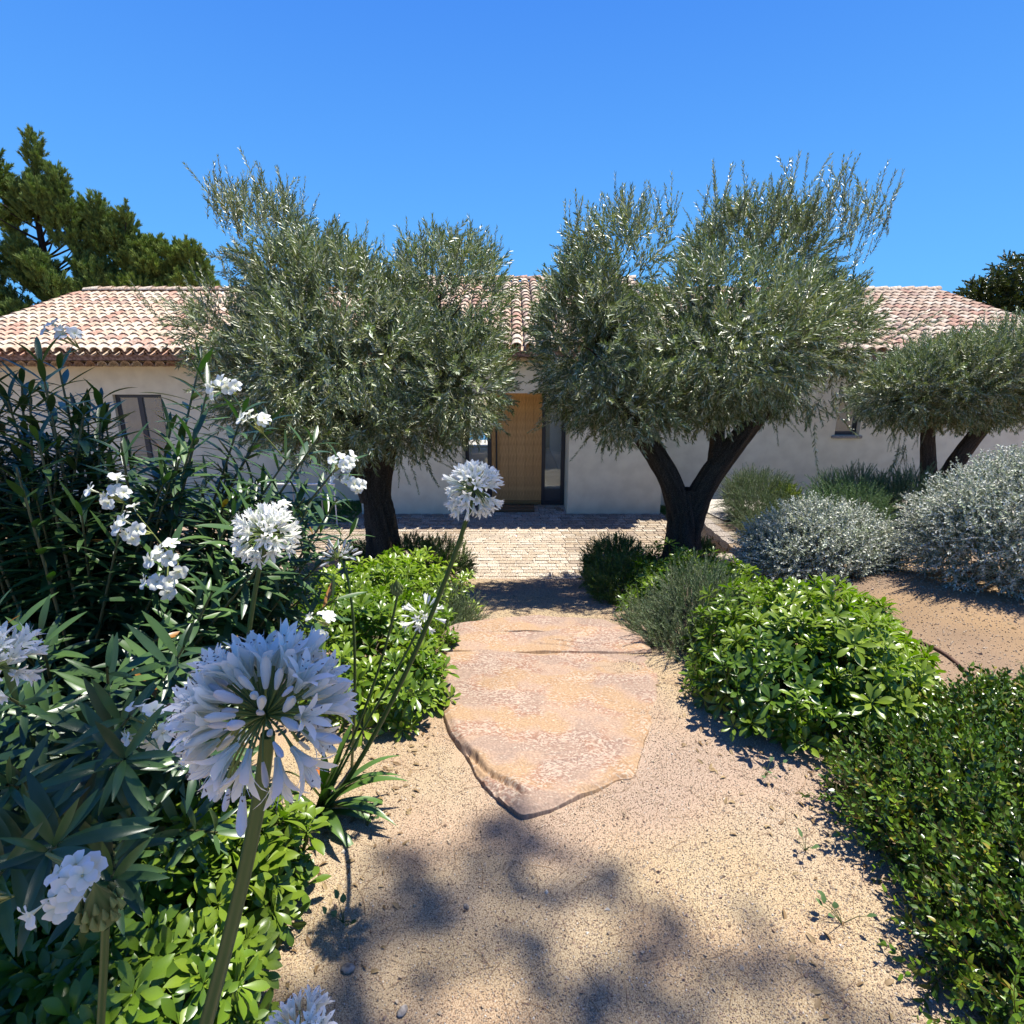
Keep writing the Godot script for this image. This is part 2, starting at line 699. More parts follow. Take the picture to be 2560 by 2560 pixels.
# ---------------------------------------------------------------- materials
func rock_texture() -> ImageTexture:
	# iron-stained foliated rock: salmon and ochre ground, pale quartz flecks drawn out along the bedding
	var w := 800
	var h := 1100
	var im := Image.create(w, h, false, Image.FORMAT_RGB8)
	var f := FastNoiseLite.new()
	f.seed = 5
	f.noise_type = FastNoiseLite.TYPE_SIMPLEX
	f.frequency = 0.01
	f.fractal_octaves = 3
	var g := FastNoiseLite.new()
	g.seed = 19
	g.noise_type = FastNoiseLite.TYPE_SIMPLEX
	g.frequency = 0.05
	g.fractal_octaves = 4
	for y in h:
		for x in w:
			var wx := x + 6.0 * f.get_noise_2d(x * 1.3, y * 1.3)
			var wy := y + 9.0 * f.get_noise_2d(x * 0.8 + 300.0, y * 0.8)
			var a := f.get_noise_2d(wx * 0.45, wy * 0.8)
			var b := f.get_noise_2d(wx * 0.4 + 900.0, wy * 0.55)
			var q := g.get_noise_2d(wx * 0.9, wy * 2.1)
			var d := g.get_noise_2d(wx * 2.4 + 500.0, wy * 3.4)
			var c := Vector3(0.44, 0.295, 0.195).lerp(Vector3(0.34, 0.185, 0.115), clampf(0.5 + a * 2.2, 0, 1))
			c = c.lerp(Vector3(0.45, 0.28, 0.13), clampf(b * 2.0 - 0.05, 0, 0.6))
			c = c.lerp(Vector3(0.30, 0.215, 0.165), clampf(-b * 2.2 - 0.2, 0, 0.5))
			var fleck := g.get_noise_2d(wx * 1.9 + 77.0, wy * 4.2)
			c = c.lerp(Vector3(0.56, 0.445, 0.325), clampf((fleck * 0.8 + q * 0.7 + a * 0.6 - 0.14) * 2.6, 0, 0.75))
			c *= 1.0 + d * 0.3
			im.set_pixel(x, y, Color(c.x, c.y, c.z).clamp().linear_to_srgb())
	return ImageTexture.create_from_image(im)

func materials() -> void:
	var S := FastNoiseLite.TYPE_SIMPLEX
	var CE := FastNoiseLite.TYPE_CELLULAR
	var m := mat("sand", 0.95, 0.3)
	flat_map(m, noise_tex(0.11, S, [lin(0.29, 0.20, 0.13), lin(0.43, 0.32, 0.22), lin(0.53, 0.41, 0.295), lin(0.64, 0.53, 0.40)], [0.2, 0.4, 0.6, 0.8], 1024, false, 5), Vector3(1.35, 1.35, 1))
	m = mat("grit", 0.9, 0.3)
	m = mat("stone", 0.85, 0.35)
	triplanar(m, noise_tex(0.05, S, [Color(0.62, 0.6, 0.58), Color(1, 1, 1)], [0.25, 0.7], 512), 1.3, noise_tex(0.06, S, [], [], 512), 0.5)
	m = mat("slab", 0.8, 0.4)
	flat_map(m, rock_texture(), Vector3(1.0 / 1.6, 1.0 / 2.2, 1), noise_tex(0.03, S, [], [], 1024, false, 5), 0.35)
	m.uv1_offset = Vector3(0.5, 1.55, 0)
	m = mat("plaster", 0.95, 0.2)
	triplanar(m, noise_tex(0.012, S, [Color(0.955, 0.95, 0.945), Color(1, 1, 1)], [0.2, 0.8], 512, false, 6), 0.35)
	m = mat("tile", 0.9, 0.25)
	triplanar(m, noise_tex(0.03, S, [Color(0.72, 0.7, 0.68), Color(1, 1, 1)], [0.25, 0.65], 512), 0.8)
	m = mat("bark", 0.95, 0.2)
	triplanar(m, noise_tex(0.07, S, [Color(0.45, 0.43, 0.42), Color(1, 1, 1)], [0.25, 0.75], 512), 2.0, noise_tex(0.09, CE, [], [], 512), 2.2)
	mat("wood", 0.9, 0.2)
	m = mat("oak", 0.55, 0.4)
	m.albedo_texture = noise_tex(0.02, S, [Color(0.8, 0.78, 0.74), Color(1, 1, 1)], [0.3, 0.7], 512)
	m.uv1_triplanar = true
	m.uv1_world_triplanar = true
	m.uv1_scale = Vector3(14.0, 0.5, 14.0)
	mat("dark_metal", 0.45, 0.5)
	mat("steel", 0.35, 0.6)
	mat("plain", 0.9, 0.3)
	m = mat("glass", 0.02, 0.5)
	m.vertex_color_use_as_albedo = false
	m.albedo_color = Color(0.75, 0.8, 0.8, 0.05)
	m.metallic = 0.42
	m.transparency = BaseMaterial3D.TRANSPARENCY_ALPHA
	m = mat("water", 0.06, 0.5)
	mat("leaf_pit", 0.32, 0.5, Color(0.72, 0.85, 0.2))
	var pc := [[0.10, 0.195, 0.02], [0.14, 0.25, 0.022], [0.19, 0.32, 0.026], [0.26, 0.40, 0.034], [0.34, 0.47, 0.042]]
	for i in 5:
		m = mat("pit%d" % i, 0.3, 0.5, Color(0.72, 0.85, 0.2))
		m.albedo_color = lin(pc[i][0] * 0.66, pc[i][1] * 0.66, pc[i][2] * 0.66)
	mat("leaf_olive", 0.36, 0.5, Color(0.5, 0.56, 0.26))
	mat("leaf_oleander", 0.34, 0.5, Color(0.42, 0.6, 0.12))
	var oc := [[0.035, 0.075, 0.03], [0.045, 0.095, 0.033], [0.06, 0.125, 0.035], [0.085, 0.16, 0.04]]
	for i in 4:
		m = mat("ole%d" % i, 0.32, 0.5, Color(0.42, 0.6, 0.12))
		m.albedo_color = lin(oc[i][0] * 0.85, oc[i][1] * 0.85, oc[i][2] * 0.85)
	mat("leaf_silver", 0.8, 0.3, Color(0.3, 0.32, 0.25))
	mat("leaf_soft", 0.6, 0.35, Color(0.4, 0.5, 0.2))
	mat("leaf_hedge", 0.3, 0.5, Color(0.5, 0.55, 0.15))
	mat("needle", 0.6, 0.3, Color(0.35, 0.42, 0.1))
	mat("petal", 0.6, 0.35, Color(0.85, 0.85, 0.85))
	mat("green_stem", 0.45, 0.45, Color(0.14, 0.25, 0.05))
	mat("strap", 0.35, 0.5, Color(0.5, 0.62, 0.15))
	mat("grass", 0.5, 0.4, Color(0.5, 0.6, 0.15))
	for i in 6:
		m = M.stone.duplicate()
		M["paver%d" % i] = m
		var c: Array = [[0.68, 0.56, 0.41], [0.74, 0.63, 0.48], [0.63, 0.51, 0.37], [0.77, 0.68, 0.54], [0.69, 0.58, 0.44], [0.60, 0.50, 0.38]][i]
		m.albedo_color = lin(c[0] * 0.76, c[1] * 0.76, c[2] * 0.76)
		m.resource_name = "paver"
	for i in 6:
		m = M.tile.duplicate()
		M["tile%d" % i] = m
		var c: Array = [[0.76, 0.60, 0.44], [0.68, 0.46, 0.33], [0.62, 0.38, 0.28], [0.79, 0.66, 0.51], [0.72, 0.54, 0.39], [0.56, 0.40, 0.31]][i]
		m.albedo_color = lin(c[0] * 0.76, c[1] * 0.76, c[2] * 0.76)
		m.resource_name = "tile"
	for i in 5:
		m = M.stone.duplicate()
		M["rubble%d" % i] = m
		var c: Array = [[0.42, 0.36, 0.27], [0.50, 0.43, 0.33], [0.36, 0.28, 0.20], [0.46, 0.40, 0.34], [0.40, 0.30, 0.20]][i]
		m.albedo_color = lin(c[0] * 0.76, c[1] * 0.76, c[2] * 0.76)
		m.resource_name = "rubble"

# ---------------------------------------------------------------- ground
func axis(fine_lo: float, fine_hi: float, step: float, far: float) -> Array:
	var a := []
	var x := fine_lo
	while x < fine_hi + 0.0001:
		a.append(x)
		x += step
	var s := step
	x = fine_hi
	while x < far:
		s *= 1.35
		x += s
		a.append(x)
	s = step
	x = fine_lo
	while x > -far:
		s *= 1.35
		x -= s
		a.push_front(x)
	return a

func ground() -> void:
	var xs := axis(-4.0, 5.0, 0.055, 380.0)
	var zs := axis(-11.0, 1.0, 0.06, 380.0)
	var b := MB.new()
	for z in zs:
		for x in xs:
			b.v.append(Vector3(x, gy(x, z), z))
			var k := noise.get_noise_3d(x * 55.0, 40.0, z * 55.0)
			var k2 := noise.get_noise_3d(x * 190.0, 80.0, z * 190.0)
			var col := Color(0.90, 0.86, 0.86).lerp(Color(1.12, 1.02, 0.84), clampf(0.5 + k * 2.0, 0, 1))
			col *= 1.0 + k2 * 0.18
			# garden soil away from the path is browner
			var soil := clampf(smoothstep(1.5, 2.1, x + k2 * 0.8) + smoothstep(0.9, 1.5, -x + k2 * 0.8), 0, 1) if z > -8.0 else 0.0
			col = col.lerp(col * Color(0.70, 0.66, 0.60), soil)
			b.c.append(col)
	var w := xs.size()
	for j in zs.size() - 1:
		for i in w - 1:
			var a := j * w + i
			# z grows towards the camera with j
			b.ix.append_array(PackedInt32Array([a, a + 1, a + w + 1, a, a + w + 1, a + w]))
	b.smooth()
	struct("ground", b.mesh(true), M.sand)
	# loose grit on the path
	var gm := []
	for k in 3:
		var p := MB.new()
		var vs := []
		for i in 6:
			vs.append([Vector3(1, 0, 0), Vector3(-1, 0, 0), Vector3(0, 0.6, 0), Vector3(0, -0.6, 0), Vector3(0, 0, 1), Vector3(0, 0, -1)][i] * rf(0.6, 1.2) + rdir() * 0.25)
		for f in [[0, 2, 4], [4, 2, 1], [1, 2, 5], [5, 2, 0], [0, 3, 4], [4, 3, 1], [1, 3, 5], [5, 3, 0]]:
			var nn: Vector3 = (vs[f[1]] - vs[f[0]]).cross(vs[f[2]] - vs[f[0]]).normalized()
			if nn.dot(vs[f[0]] + vs[f[1]] + vs[f[2]]) < 0: nn = -nn
			p.face([vs[f[0]], vs[f[1]], vs[f[2]]], nn, Color(1, 1, 1))
		gm.append(p.mesh())
	var g := thing("gravel", "fine pale buff grit strewn loosely over the sandy path", "gravel")
	g.set_meta("kind", "stuff")
	var ts := [[], [], []]
	var cs := [[], [], []]
	for i in 150000:
		var Z := 0.7 + 3.6 * pow(rng.randf(), 1.7)
		var x := rf(-0.95, 1.35)
		if Z > 1.9 and Z < 3.3 and x > -0.25 and x < 0.55: continue
		var k := rng.randi() % 3
		var s := rf(0.0016, 0.0040) * (1.0 if rng.randf() < 0.985 else 2.2)
		ts[k].append(Transform3D(Basis(rdir(), rf(0, TAU)).scaled_local(Vector3.ONE * s), Vector3(x, gy(x, -Z) + s * 0.35, -Z)))
		var t := rng.randf()
		var col := Color(0.47, 0.345, 0.22).lerp(Color(0.62, 0.49, 0.34), rng.randf())
		if t < 0.05: col = Color(0.32, 0.21, 0.14)
		elif t < 0.22: col = Color(0.48, 0.33, 0.23)
		elif t < 0.27: col = Color(0.74, 0.66, 0.54)
		cs[k].append(col)
	for i in 36000:
		var Z := rf(3.3, 7.2) if i % 2 else rf(1.8, 5.2)
		var x := rf(-0.9, 1.2) if i % 2 else rf(1.2, 4.6)
		var k := rng.randi() % 3
		var s := rf(0.003, 0.0075) * (1.0 if rng.randf() < 0.97 else 1.8)
		ts[k].append(Transform3D(Basis(rdir(), rf(0, TAU)).scaled_local(Vector3.ONE * s), Vector3(x, gy(x, -Z) + s * 0.3, -Z)))
		cs[k].append(Color(0.40, 0.28, 0.18).lerp(Color(0.62, 0.50, 0.36), rng.randf()))
	for k in 3:
		multi("grain", gm[k], M.grit, g, ts[k], cs[k])

# ---------------------------------------------------------------- house
func tile_mesh() -> ArrayMesh:
	var b := MB.new()
	var L := 0.44
	var seg := 8
	for e in [[1.0, 1], [0.86, -1]]:
		pass
	var outer := []
	var inner := []
	for q in 2:
		var hw := 0.088 if q == 0 else 0.108
		var z := 0.0 if q == 0 else L
		var lift := 0.0 if q == 0 else 0.022
		var o := []
		var i2 := []
		for k in seg + 1:
			var a := PI * k / seg
			o.append(Vector3(cos(a) * hw, sin(a) * hw * 0.86 + lift, z))
			i2.append(Vector3(cos(a) * (hw - 0.014), sin(a) * (hw * 0.86 - 0.014) + lift, z))
		outer.append(o)
		inner.append(i2)
	for k in seg:
		var am := PI * (k + 0.5) / seg
		var nn := Vector3(cos(am), sin(am), 0)
		b.face([outer[0][k], outer[1][k], outer[1][k + 1], outer[0][k + 1]], nn, Color(1, 1, 1))
		b.face([inner[0][k], inner[1][k], inner[1][k + 1], inner[0][k + 1]], -nn, Color(1, 1, 1))
		b.face([outer[1][k], outer[1][k + 1], inner[1][k + 1], inner[1][k]], Vector3(0, 0, 1), Color(1, 1, 1))
	# round the outer arc
	for i in b.v.size():
		if b.n[i].z < 0.5:
			var p := b.v[i]
			var hw := 0.1
			var nn := Vector3(p.x / hw, maxf(p.y, 0.001) / (hw * 0.86), 0).normalized()
			b.n[i] = nn if b.n[i].dot(nn) > 0 else -nn
	return b.mesh()

func roof_section(h: Node3D, x0: float, x1: float, ze: float, ye: float, zr: float, yr: float, show_lo: float, show_hi: float, single: int, tm: Mesh) -> void:
	var d := Vector3(0, ye - yr, ze - zr)
	var slope := d.length()
	d = d.normalized()
	var bs := Basis(Vector3.RIGHT, d.cross(Vector3.RIGHT), d)
	var up := bs.y
	# boarded roof underneath, a thin prism, front and back slopes
	var b := MB.new()
	var zb := 2.0 * zr - ze
	for s in [[ze, ye, zr, yr], [zb, ye, zr, yr]]:
		var e0 := Vector3(0, s[1] - 0.035, s[0])
		var e1 := Vector3(0, s[3] - 0.035, s[2])
		var X0 := Vector3(x0, 0, 0)
		var X1 := Vector3(x1, 0, 0)
		var nn := (e1 - e0).cross(Vector3.RIGHT).normalized()
		if nn.y < 0: nn = -nn
		var dn := nn * 0.12
		b.face([e0 + X0, e0 + X1, e1 + X1, e1 + X0], nn, Color(0.42, 0.27, 0.19))
		b.face([e0 + X0 - dn, e0 + X1 - dn, e1 + X1 - dn, e1 + X0 - dn], -nn, Color(0.42, 0.27, 0.19))
		b.face([e0 + X0, e0 + X1, e0 + X1 - dn, e0 + X0 - dn], Vector3(0, 0, 1 if s[0] > zr else -1), Color(0.42, 0.27, 0.19))
		b.face([e0 + X0, e1 + X0, e1 + X0 - dn, e0 + X0 - dn], Vector3(-1, 0, 0), Color(0.5, 0.33, 0.24))
		b.face([e0 + X1, e1 + X1, e1 + X1 - dn, e0 + X1 - dn], Vector3(1, 0, 0), Color(0.5, 0.33, 0.24))
	var roof := part("roof", b.mesh(), M.tile, h)
	var cols := int((x1 - x0) / 0.23)
	var rows := int((slope - 0.1) / 0.32)
	var cand := []
	for i in cols:
		for j in rows:
			var x := x0 + (x1 - x0) * (i + 0.5) / cols + rf(-0.006, 0.006)
			var s := slope - 0.36 - j * 0.32
			var p := Vector3(x, yr, zr) + d * s + up * 0.02
			var px := x / (-p.z) 
			var rank := p.length() + (0.0 if px > show_lo and px < show_hi else 100.0)
			cand.append([rank, Transform3D(bs * Basis(Vector3.UP, rf(-0.02, 0.02)), p)])
	cand.sort_custom(func(a, c): return a[0] < c[0])
	var ts := []
	var cs := []
	var tints := [Color(0.76, 0.60, 0.44), Color(0.68, 0.46, 0.33), Color(0.62, 0.38, 0.28), Color(0.79, 0.66, 0.51), Color(0.72, 0.54, 0.39), Color(0.56, 0.40, 0.31)]
	var bag := [0, 0, 0, 3, 3, 3, 3, 1, 4, 4, 4, 2, 5]
	for k in cand.size():
		var w: int = bag[rng.randi() % bag.size()]
		if k < single and cand[k][0] < 100.0:
			part("tile", tm, M["tile%d" % w], roof, cand[k][1])
		else:
			ts.append(cand[k][1])
			cs.append(tints[w] * rf(0.9, 1.1))
	multi("tile_field", tm, M.tile, roof, ts, cs)
	# channel tiles between the covers, hollow side up
	ts = []
	cs = []
	for i in cols + 1:
		for j in rows:
			var x := x0 + (x1 - x0) * i / cols
			var p := Vector3(x, yr, zr) + d * (slope - 0.40 - j * 0.32) + up * 0.062
			ts.append(Transform3D(bs * Basis(Vector3.BACK, PI), p))
			cs.append(tints[bag[rng.randi() % bag.size()]] * 0.9)
	multi("channel_tile", tm, M.tile, roof, ts, cs)
	# ridge tiles
	var n := int((x1 - x0) / 0.36)
	for i in n:
		var x := x0 + (x1 - x0) * i / n
		var t := Transform3D(Basis(Vector3.UP, PI / 2).scaled_local(Vector3(1.35, 1.2, 1.0)), Vector3(x, yr + 0.01, zr))
		part("ridge_tile", tm, M["tile%d" % bag[rng.randi() % bag.size()]], roof, t)
	# two rows of tiles under the eave
	ts = []
	cs = []
	for r in 2:
		for i in cols:
			var x := x0 + (x1 - x0) * (i + 0.5 + 0.5 * r) / cols
			ts.append(Transform3D(Basis.IDENTITY, Vector3(x, ye - 0.17 - r * 0.10, ze - 0.50 - r * 0.12)))
			cs.append(tints[bag[rng.randi() % bag.size()]] * 0.9)
	multi("eave_tile", tm, M.tile, roof, ts, cs)

func house() -> void:
	var h := thing("house", "low cream rendered house with clay canal tile roof and oak front door", "house", Vector3.ZERO)
	var pl := Color(0.76, 0.70, 0.51)
	var b := MB.new()
	# entrance block
	b.box(v3(-3.1, -0.3, -12.2), v3(-1.0, 2.43, -10.9), pl, 0.012)
	b.box(v3(1.14, -0.3, -12.2), v3(3.06, 2.43, -10.9), pl, 0.012)
	b.box(v3(-3.1, 2.43, -12.2), v3(3.06, 3.12, -10.9), pl, 0.0)
	part("entrance_wall", b.mesh(), M.plaster, h)
	b = MB.new()
	# wing towards the pines, with a window opening
	b.box(v3(-11.5, -0.3, -12.35), v3(-8.6, 3.1, -12.0), pl)
	b.box(v3(-7.55, -0.3, -12.35), v3(-3.1, 3.1, -12.0), pl)
	b.box(v3(-8.6, -0.3, -12.35), v3(-7.55, 0.85, -12.0), pl)
	b.box(v3(-8.6, 2.35, -12.35), v3(-7.55, 3.1, -12.0), pl)
	# other wing
	b.box(v3(3.06, -0.3, -11.95), v3(6.83, 3.1, -11.6), pl)
	b.box(v3(7.35, -0.3, -11.95), v3(11.4, 3.1, -11.6), pl)
	b.box(v3(6.83, -0.3, -11.95), v3(7.35, 1.52, -11.6), pl)
	b.box(v3(6.83, 2.3, -11.95), v3(7.35, 3.1, -11.6), pl)
	# gable ends and back
	for x in [-11.5, 11.1]:
		b.box(v3(x, -0.3, -20.4), v3(x + 0.3, 3.1, -12.3), pl)
		b.face([v3(x, 3.1, -20.4), v3(x, 3.1, -11.9), v3(x, 4.58, -16.1)], Vector3(-1, 0, 0), pl)
		b.face([v3(x + 0.3, 3.1, -20.4), v3(x + 0.3, 3.1, -11.9), v3(x + 0.3, 4.58, -16.1)], Vector3(1, 0, 0), pl)
	b.box(v3(-11.5, -0.3, -20.7), v3(-1.7, 3.1, -20.4), pl)
	b.box(v3(0.3, -0.3, -20.7), v3(11.4, 3.1, -20.4), pl)
	b.box(v3(-1.7, 2.5, -20.7), v3(0.3, 3.1, -20.4), pl)
	part("wall", b.mesh(), M.plaster, h)
	# hall behind the door
	b = MB.new()
	b.box(v3(-2.2, -0.3, -20.38), v3(-2.0, 2.9, -12.22), Color(0.62, 0.6, 0.56))
	b.box(v3(1.4, -0.3, -20.38), v3(1.6, 2.9, -12.22), Color(0.62, 0.6, 0.56))
	b.box(v3(-1.98, 2.75, -20.38), v3(1.38, 2.9, -12.22), Color(0.7, 0.7, 0.68))
	b.box(v3(-1.98, -0.3, -20.38), v3(1.38, -0.02, -11.9), Color(0.4, 0.36, 0.3))
	part("hall", b.mesh(), M.plain, h)
	# dark rooms behind the windows
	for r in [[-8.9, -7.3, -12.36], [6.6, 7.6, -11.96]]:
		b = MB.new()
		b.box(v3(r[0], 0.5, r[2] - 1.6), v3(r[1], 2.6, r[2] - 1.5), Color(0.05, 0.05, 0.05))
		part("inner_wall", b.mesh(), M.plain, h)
	# windows
	for wd in [[-8.6, -7.55, 0.85, 2.35, -12.08], [6.83, 7.35, 1.52, 2.3, -11.72]]:
		var f := MB.new()
		var x0: float = wd[0]
		var x1: float = wd[1]
		var y0: float = wd[2]
		var y1: float = wd[3]
		var z: float = wd[4]
		var dk := Color(0.035, 0.038, 0.042)
		f.box(v3(x0, y0, z - 0.06), v3(x0 + 0.07, y1, z), dk)
		f.box(v3(x1 - 0.07, y0, z - 0.06), v3(x1, y1, z), dk)
		f.box(v3(x0 + 0.07, y0, z - 0.06), v3(x1 - 0.07, y0 + 0.07, z), dk)
		f.box(v3(x0 + 0.07, y1 - 0.07, z - 0.06), v3(x1 - 0.07, y1, z), dk)
		if x1 - x0 > 0.8:
			f.box(v3((x0 + x1) / 2 - 0.05, y0 + 0.07, z - 0.06), v3((x0 + x1) / 2 + 0.05, y1 - 0.07, z), dk)
		var win := part("window", f.mesh(), M.dark_metal, h)
		f = MB.new()
		f.face([v3(x0 + 0.07, y0 + 0.07, z - 0.03), v3(x1 - 0.07, y0 + 0.07, z - 0.03), v3(x1 - 0.07, y1 - 0.07, z - 0.03), v3(x0 + 0.07, y1 - 0.07, z - 0.03)], Vector3(0, 0, 1), Color(1, 1, 1))
		part("pane", f.mesh(), M.glass, win)
		f = MB.new()
		f.box(v3(x0 - 0.06, y0 - 0.06, z - 0.02), v3(x1 + 0.06, y0 - 0.003, z + 0.16), Color(0.6, 0.56, 0.5), 0.008)
		part("sill", f.mesh(), M.stone, win)
	# entrance door, boards with narrow grooves
	b = MB.new()
	b.box(v3(-0.435, 0.03, -11.72), v3(0.635, 2.43, -11.64), Color(0.16, 0.085, 0.03))
	var door := part("door", b.mesh(), M.oak, h)
	for i in 6:
		b = MB.new()
		var x0 := -0.435 + 1.07 * i / 6.0
		var k := rf(0.93, 1.07)
		b.box(v3(x0 + 0.001, 0.11, -11.645), v3(x0 + 1.07 / 6.0 - 0.001, 2.43, -11.61), Color(0.62 * k, 0.37 * k, 0.15 * k), 0.0025)
		part("board", b.mesh(), M.oak, door)
	b = MB.new()
	b.box(v3(-0.435, 0.03, -11.645), v3(0.635, 0.105, -11.6), Color(0.40, 0.22, 0.08), 0.004)
	part("rail", b.mesh(), M.oak, door)
	b = MB.new()
	b.tube([v3(-0.33, 0.75, -11.55), v3(-0.33, 1.75, -11.55)], [0.018, 0.018], 10, Color(0.02, 0.02, 0.02), true)
	for y in [0.85, 1.65]:
		b.tube([v3(-0.33, y, -11.62), v3(-0.33, y, -11.55)], [0.01, 0.01], 8, Color(0.02, 0.02, 0.02))
	part("handle", b.mesh(), M.dark_metal, door)
	# glazed side lights
	for s in [[-0.995, -0.437], [0.637, 1.135]]:
		var f := MB.new()
		var dk := Color(0.03, 0.034, 0.04)
		f.box(v3(s[0], 0.0, -11.7), v3(s[0] + 0.075, 2.43, -11.62), dk, 0.004)
		f.box(v3(s[1] - 0.085, 0.0, -11.7), v3(s[1], 2.43, -11.62), dk, 0.004)
		f.box(v3(s[0] + 0.075, 0.0, -11.7), v3(s[1] - 0.085, 0.1, -11.62), dk, 0.004)
		f.box(v3(s[0] + 0.075, 2.34, -11.7), v3(s[1] - 0.085, 2.43, -11.62), dk, 0.004)
		f.box(v3(s[0] + 0.075, 0.1, -11.69), v3(s[1] - 0.085, 0.36, -11.64), Color(0.05, 0.058, 0.066))
		var fr := part("side_light", f.mesh(), M.dark_metal, h)
		f = MB.new()
		f.face([v3(s[0] + 0.075, 0.36, -11.66), v3(s[1] - 0.085, 0.36, -11.66), v3(s[1] - 0.085, 2.34, -11.66), v3(s[0] + 0.075, 2.34, -11.66)], Vector3(0, 0, 1), Color(1, 1, 1))
		part("pane", f.mesh(), M.glass, fr)
	var tm := tile_mesh()
	roof_section(h, -11.75, -3.35, -11.2, 3.2, -16.1, 4.92, -1.2, -0.42, 190, tm)
	roof_section(h, 3.3, 11.65, -11.05, 3.2, -16.1, 4.92, 0.55, 1.2, 150, tm)
	roof_section(h, -3.35, 3.3, -10.5, 3.26, -16.1, 5.2, -0.12, 0.12, 110, tm)
	# pool and pale deck behind the house, seen through the hall
	b = MB.new()
	b.face([v3(-9, -0.02, -27.6), v3(4, -0.02, -27.6), v3(4, -0.02, -22.5), v3(-9, -0.02, -22.5)], Vector3.UP, Color(0.06, 0.22, 0.36))
	struct("pool_water", b.mesh(), M.water)
	b = MB.new()
	b.box(v3(-12, -0.2, -36), v3(8, -0.005, -27.6), Color(0.72, 0.68, 0.6))
	b.box(v3(-12, -0.2, -22.5), v3(8, -0.005, -20.75), Color(0.72, 0.68, 0.6))
	struct("pool_deck", b.mesh(), M.plain)
	# door step
	var ds := thing("door_step", "low brown wooden step lying before the oak door", "step", v3(0.0, 0.0, -11.3))
	for i in 2:
		b = MB.new()
		b.box(v3(-0.36, 0.002, -0.02 + i * 0.17), v3(0.47, 0.085 - i * 0.02, 0.145 + i * 0.17), Color(0.17, 0.095, 0.045), 0.01)
		part("plank", b.mesh(), M.oak, ds)

# ---------------------------------------------------------------- terrace
func terrace() -> void:
	var b := MB.new()
	b.face([v3(-5.4, -0.016, -11.75), v3(3.12, -0.016, -11.75), v3(3.12, -0.016, -7.22), v3(-5.4, -0.016, -7.22)], Vector3.UP, Color(0.86, 0.78, 0.66))
	var t := struct("terrace", b.mesh(), M.stone)
	var pv := []
	for k in 8:
		var p := MB.new()
		var q := []
		var q2 := []
		for e in [[-1, -1], [0.05, -1.03], [1, -1], [1.02, 0.1], [1, 1], [-0.1, 1.03], [-1, 1], [-1.02, -0.1]]:
			var o := Vector3(e[0] * 0.5, 0, e[1] * 0.5) * (1.0 + rf(-0.05, 0.03))
			q.append(o)
			q2.append(o * 0.94 + Vector3(0, 0.022 + rf(-0.003, 0.003), 0))
		p.face(q2, Vector3.UP, Color(1, 1, 1))
		for i in 8:
			var i2 := (i + 1) % 8
			var nn: Vector3 = ((q[i] + q[i2]).normalized() + Vector3(0, 0.5, 0)).normalized()
			p.face([q[i], q[i2], q2[i2], q2[i]], nn, Color(1, 1, 1))
		pv.append(p.mesh())
	var list := []
	var z := -11.68
	while z < -7.3:
		var d := rf(0.11, 0.15)
		var x := -5.3 + rf(0, 0.2)
		while x < 3.05:
			var w := rf(0.12, 0.27)
			if x + w > 3.1: w = 3.1 - x
			if w > 0.06 and not (z < -10.95 and (x < -1.02 or x + w > 1.13)):
				var s := Transform3D(Basis(Vector3.UP, rf(-0.02, 0.02)).scaled_local(Vector3(w - 0.011, 1.0, d - 0.011)), Vector3(x + w / 2, -0.021, z + d / 2))
				list.append([absf(x + w * 0.5 - 0.1), s])
			x += w
		z += d
	list.sort_custom(func(a, c): return a[0] < c[0])
	var tints := [Color(0.56, 0.45, 0.32), Color(0.63, 0.53, 0.40), Color(0.50, 0.39, 0.27), Color(0.68, 0.59, 0.46), Color(0.58, 0.48, 0.36), Color(0.46, 0.37, 0.28)]
	var ts := []
	var cs := []
	for i in list.size():
		if i < 300:
			part("paver", pv[rng.randi() % 8], M["paver%d" % (rng.randi() % 6)], t, list[i][1])
		else:
			ts.append(list[i][1])
			cs.append(tints[rng.randi() % 6])
	multi("paver_field", pv[0], M.stone, t, ts, cs)
	# lawns beside the entrance block
	for l in [[-9.0, -3.14, -11.95, -10.2, "strip of mown lawn between paving and the wing near the pines"], [3.1, 3.42, -11.55, -9.9, "small patch of lawn between entrance block and retaining wall"]]:
		var g := thing("lawn", l[4], "lawn")
		g.set_meta("kind", "stuff")
		b = MB.new()
		b.face([v3(l[0], -0.01, l[2]), v3(l[1], -0.01, l[2]), v3(l[1], -0.01, l[3]), v3(l[0], -0.01, l[3])], Vector3.UP, Color(0.30, 0.24, 0.16))
		part("turf", b.mesh(), M.grass, g)
		var gb := MB.new()
		for i in 14:
			var dd := Vector3(rf(-0.5, 0.5), 1, rf(-0.5, 0.5))
			gb.leaf(Transform3D(toward(dd, rdir()), Vector3(rf(-0.03, 0.03), 0, rf(-0.03, 0.03))), rf(0.03, 0.06), 0.005, rf(0.2, 0.9), 0.2, 2, 0, Color(0.10, 0.19, 0.03) * rf(0.7, 1.3))
		ts = []
		for i in int((l[1] - l[0]) * (l[3] - l[2]) * 550):
			ts.append(Transform3D(Basis(Vector3.UP, rf(0, TAU)), Vector3(rf(l[0], l[1]), -0.01, rf(l[2], l[3]))))
		multi("grass", gb.mesh(), M.grass, g, ts, [])

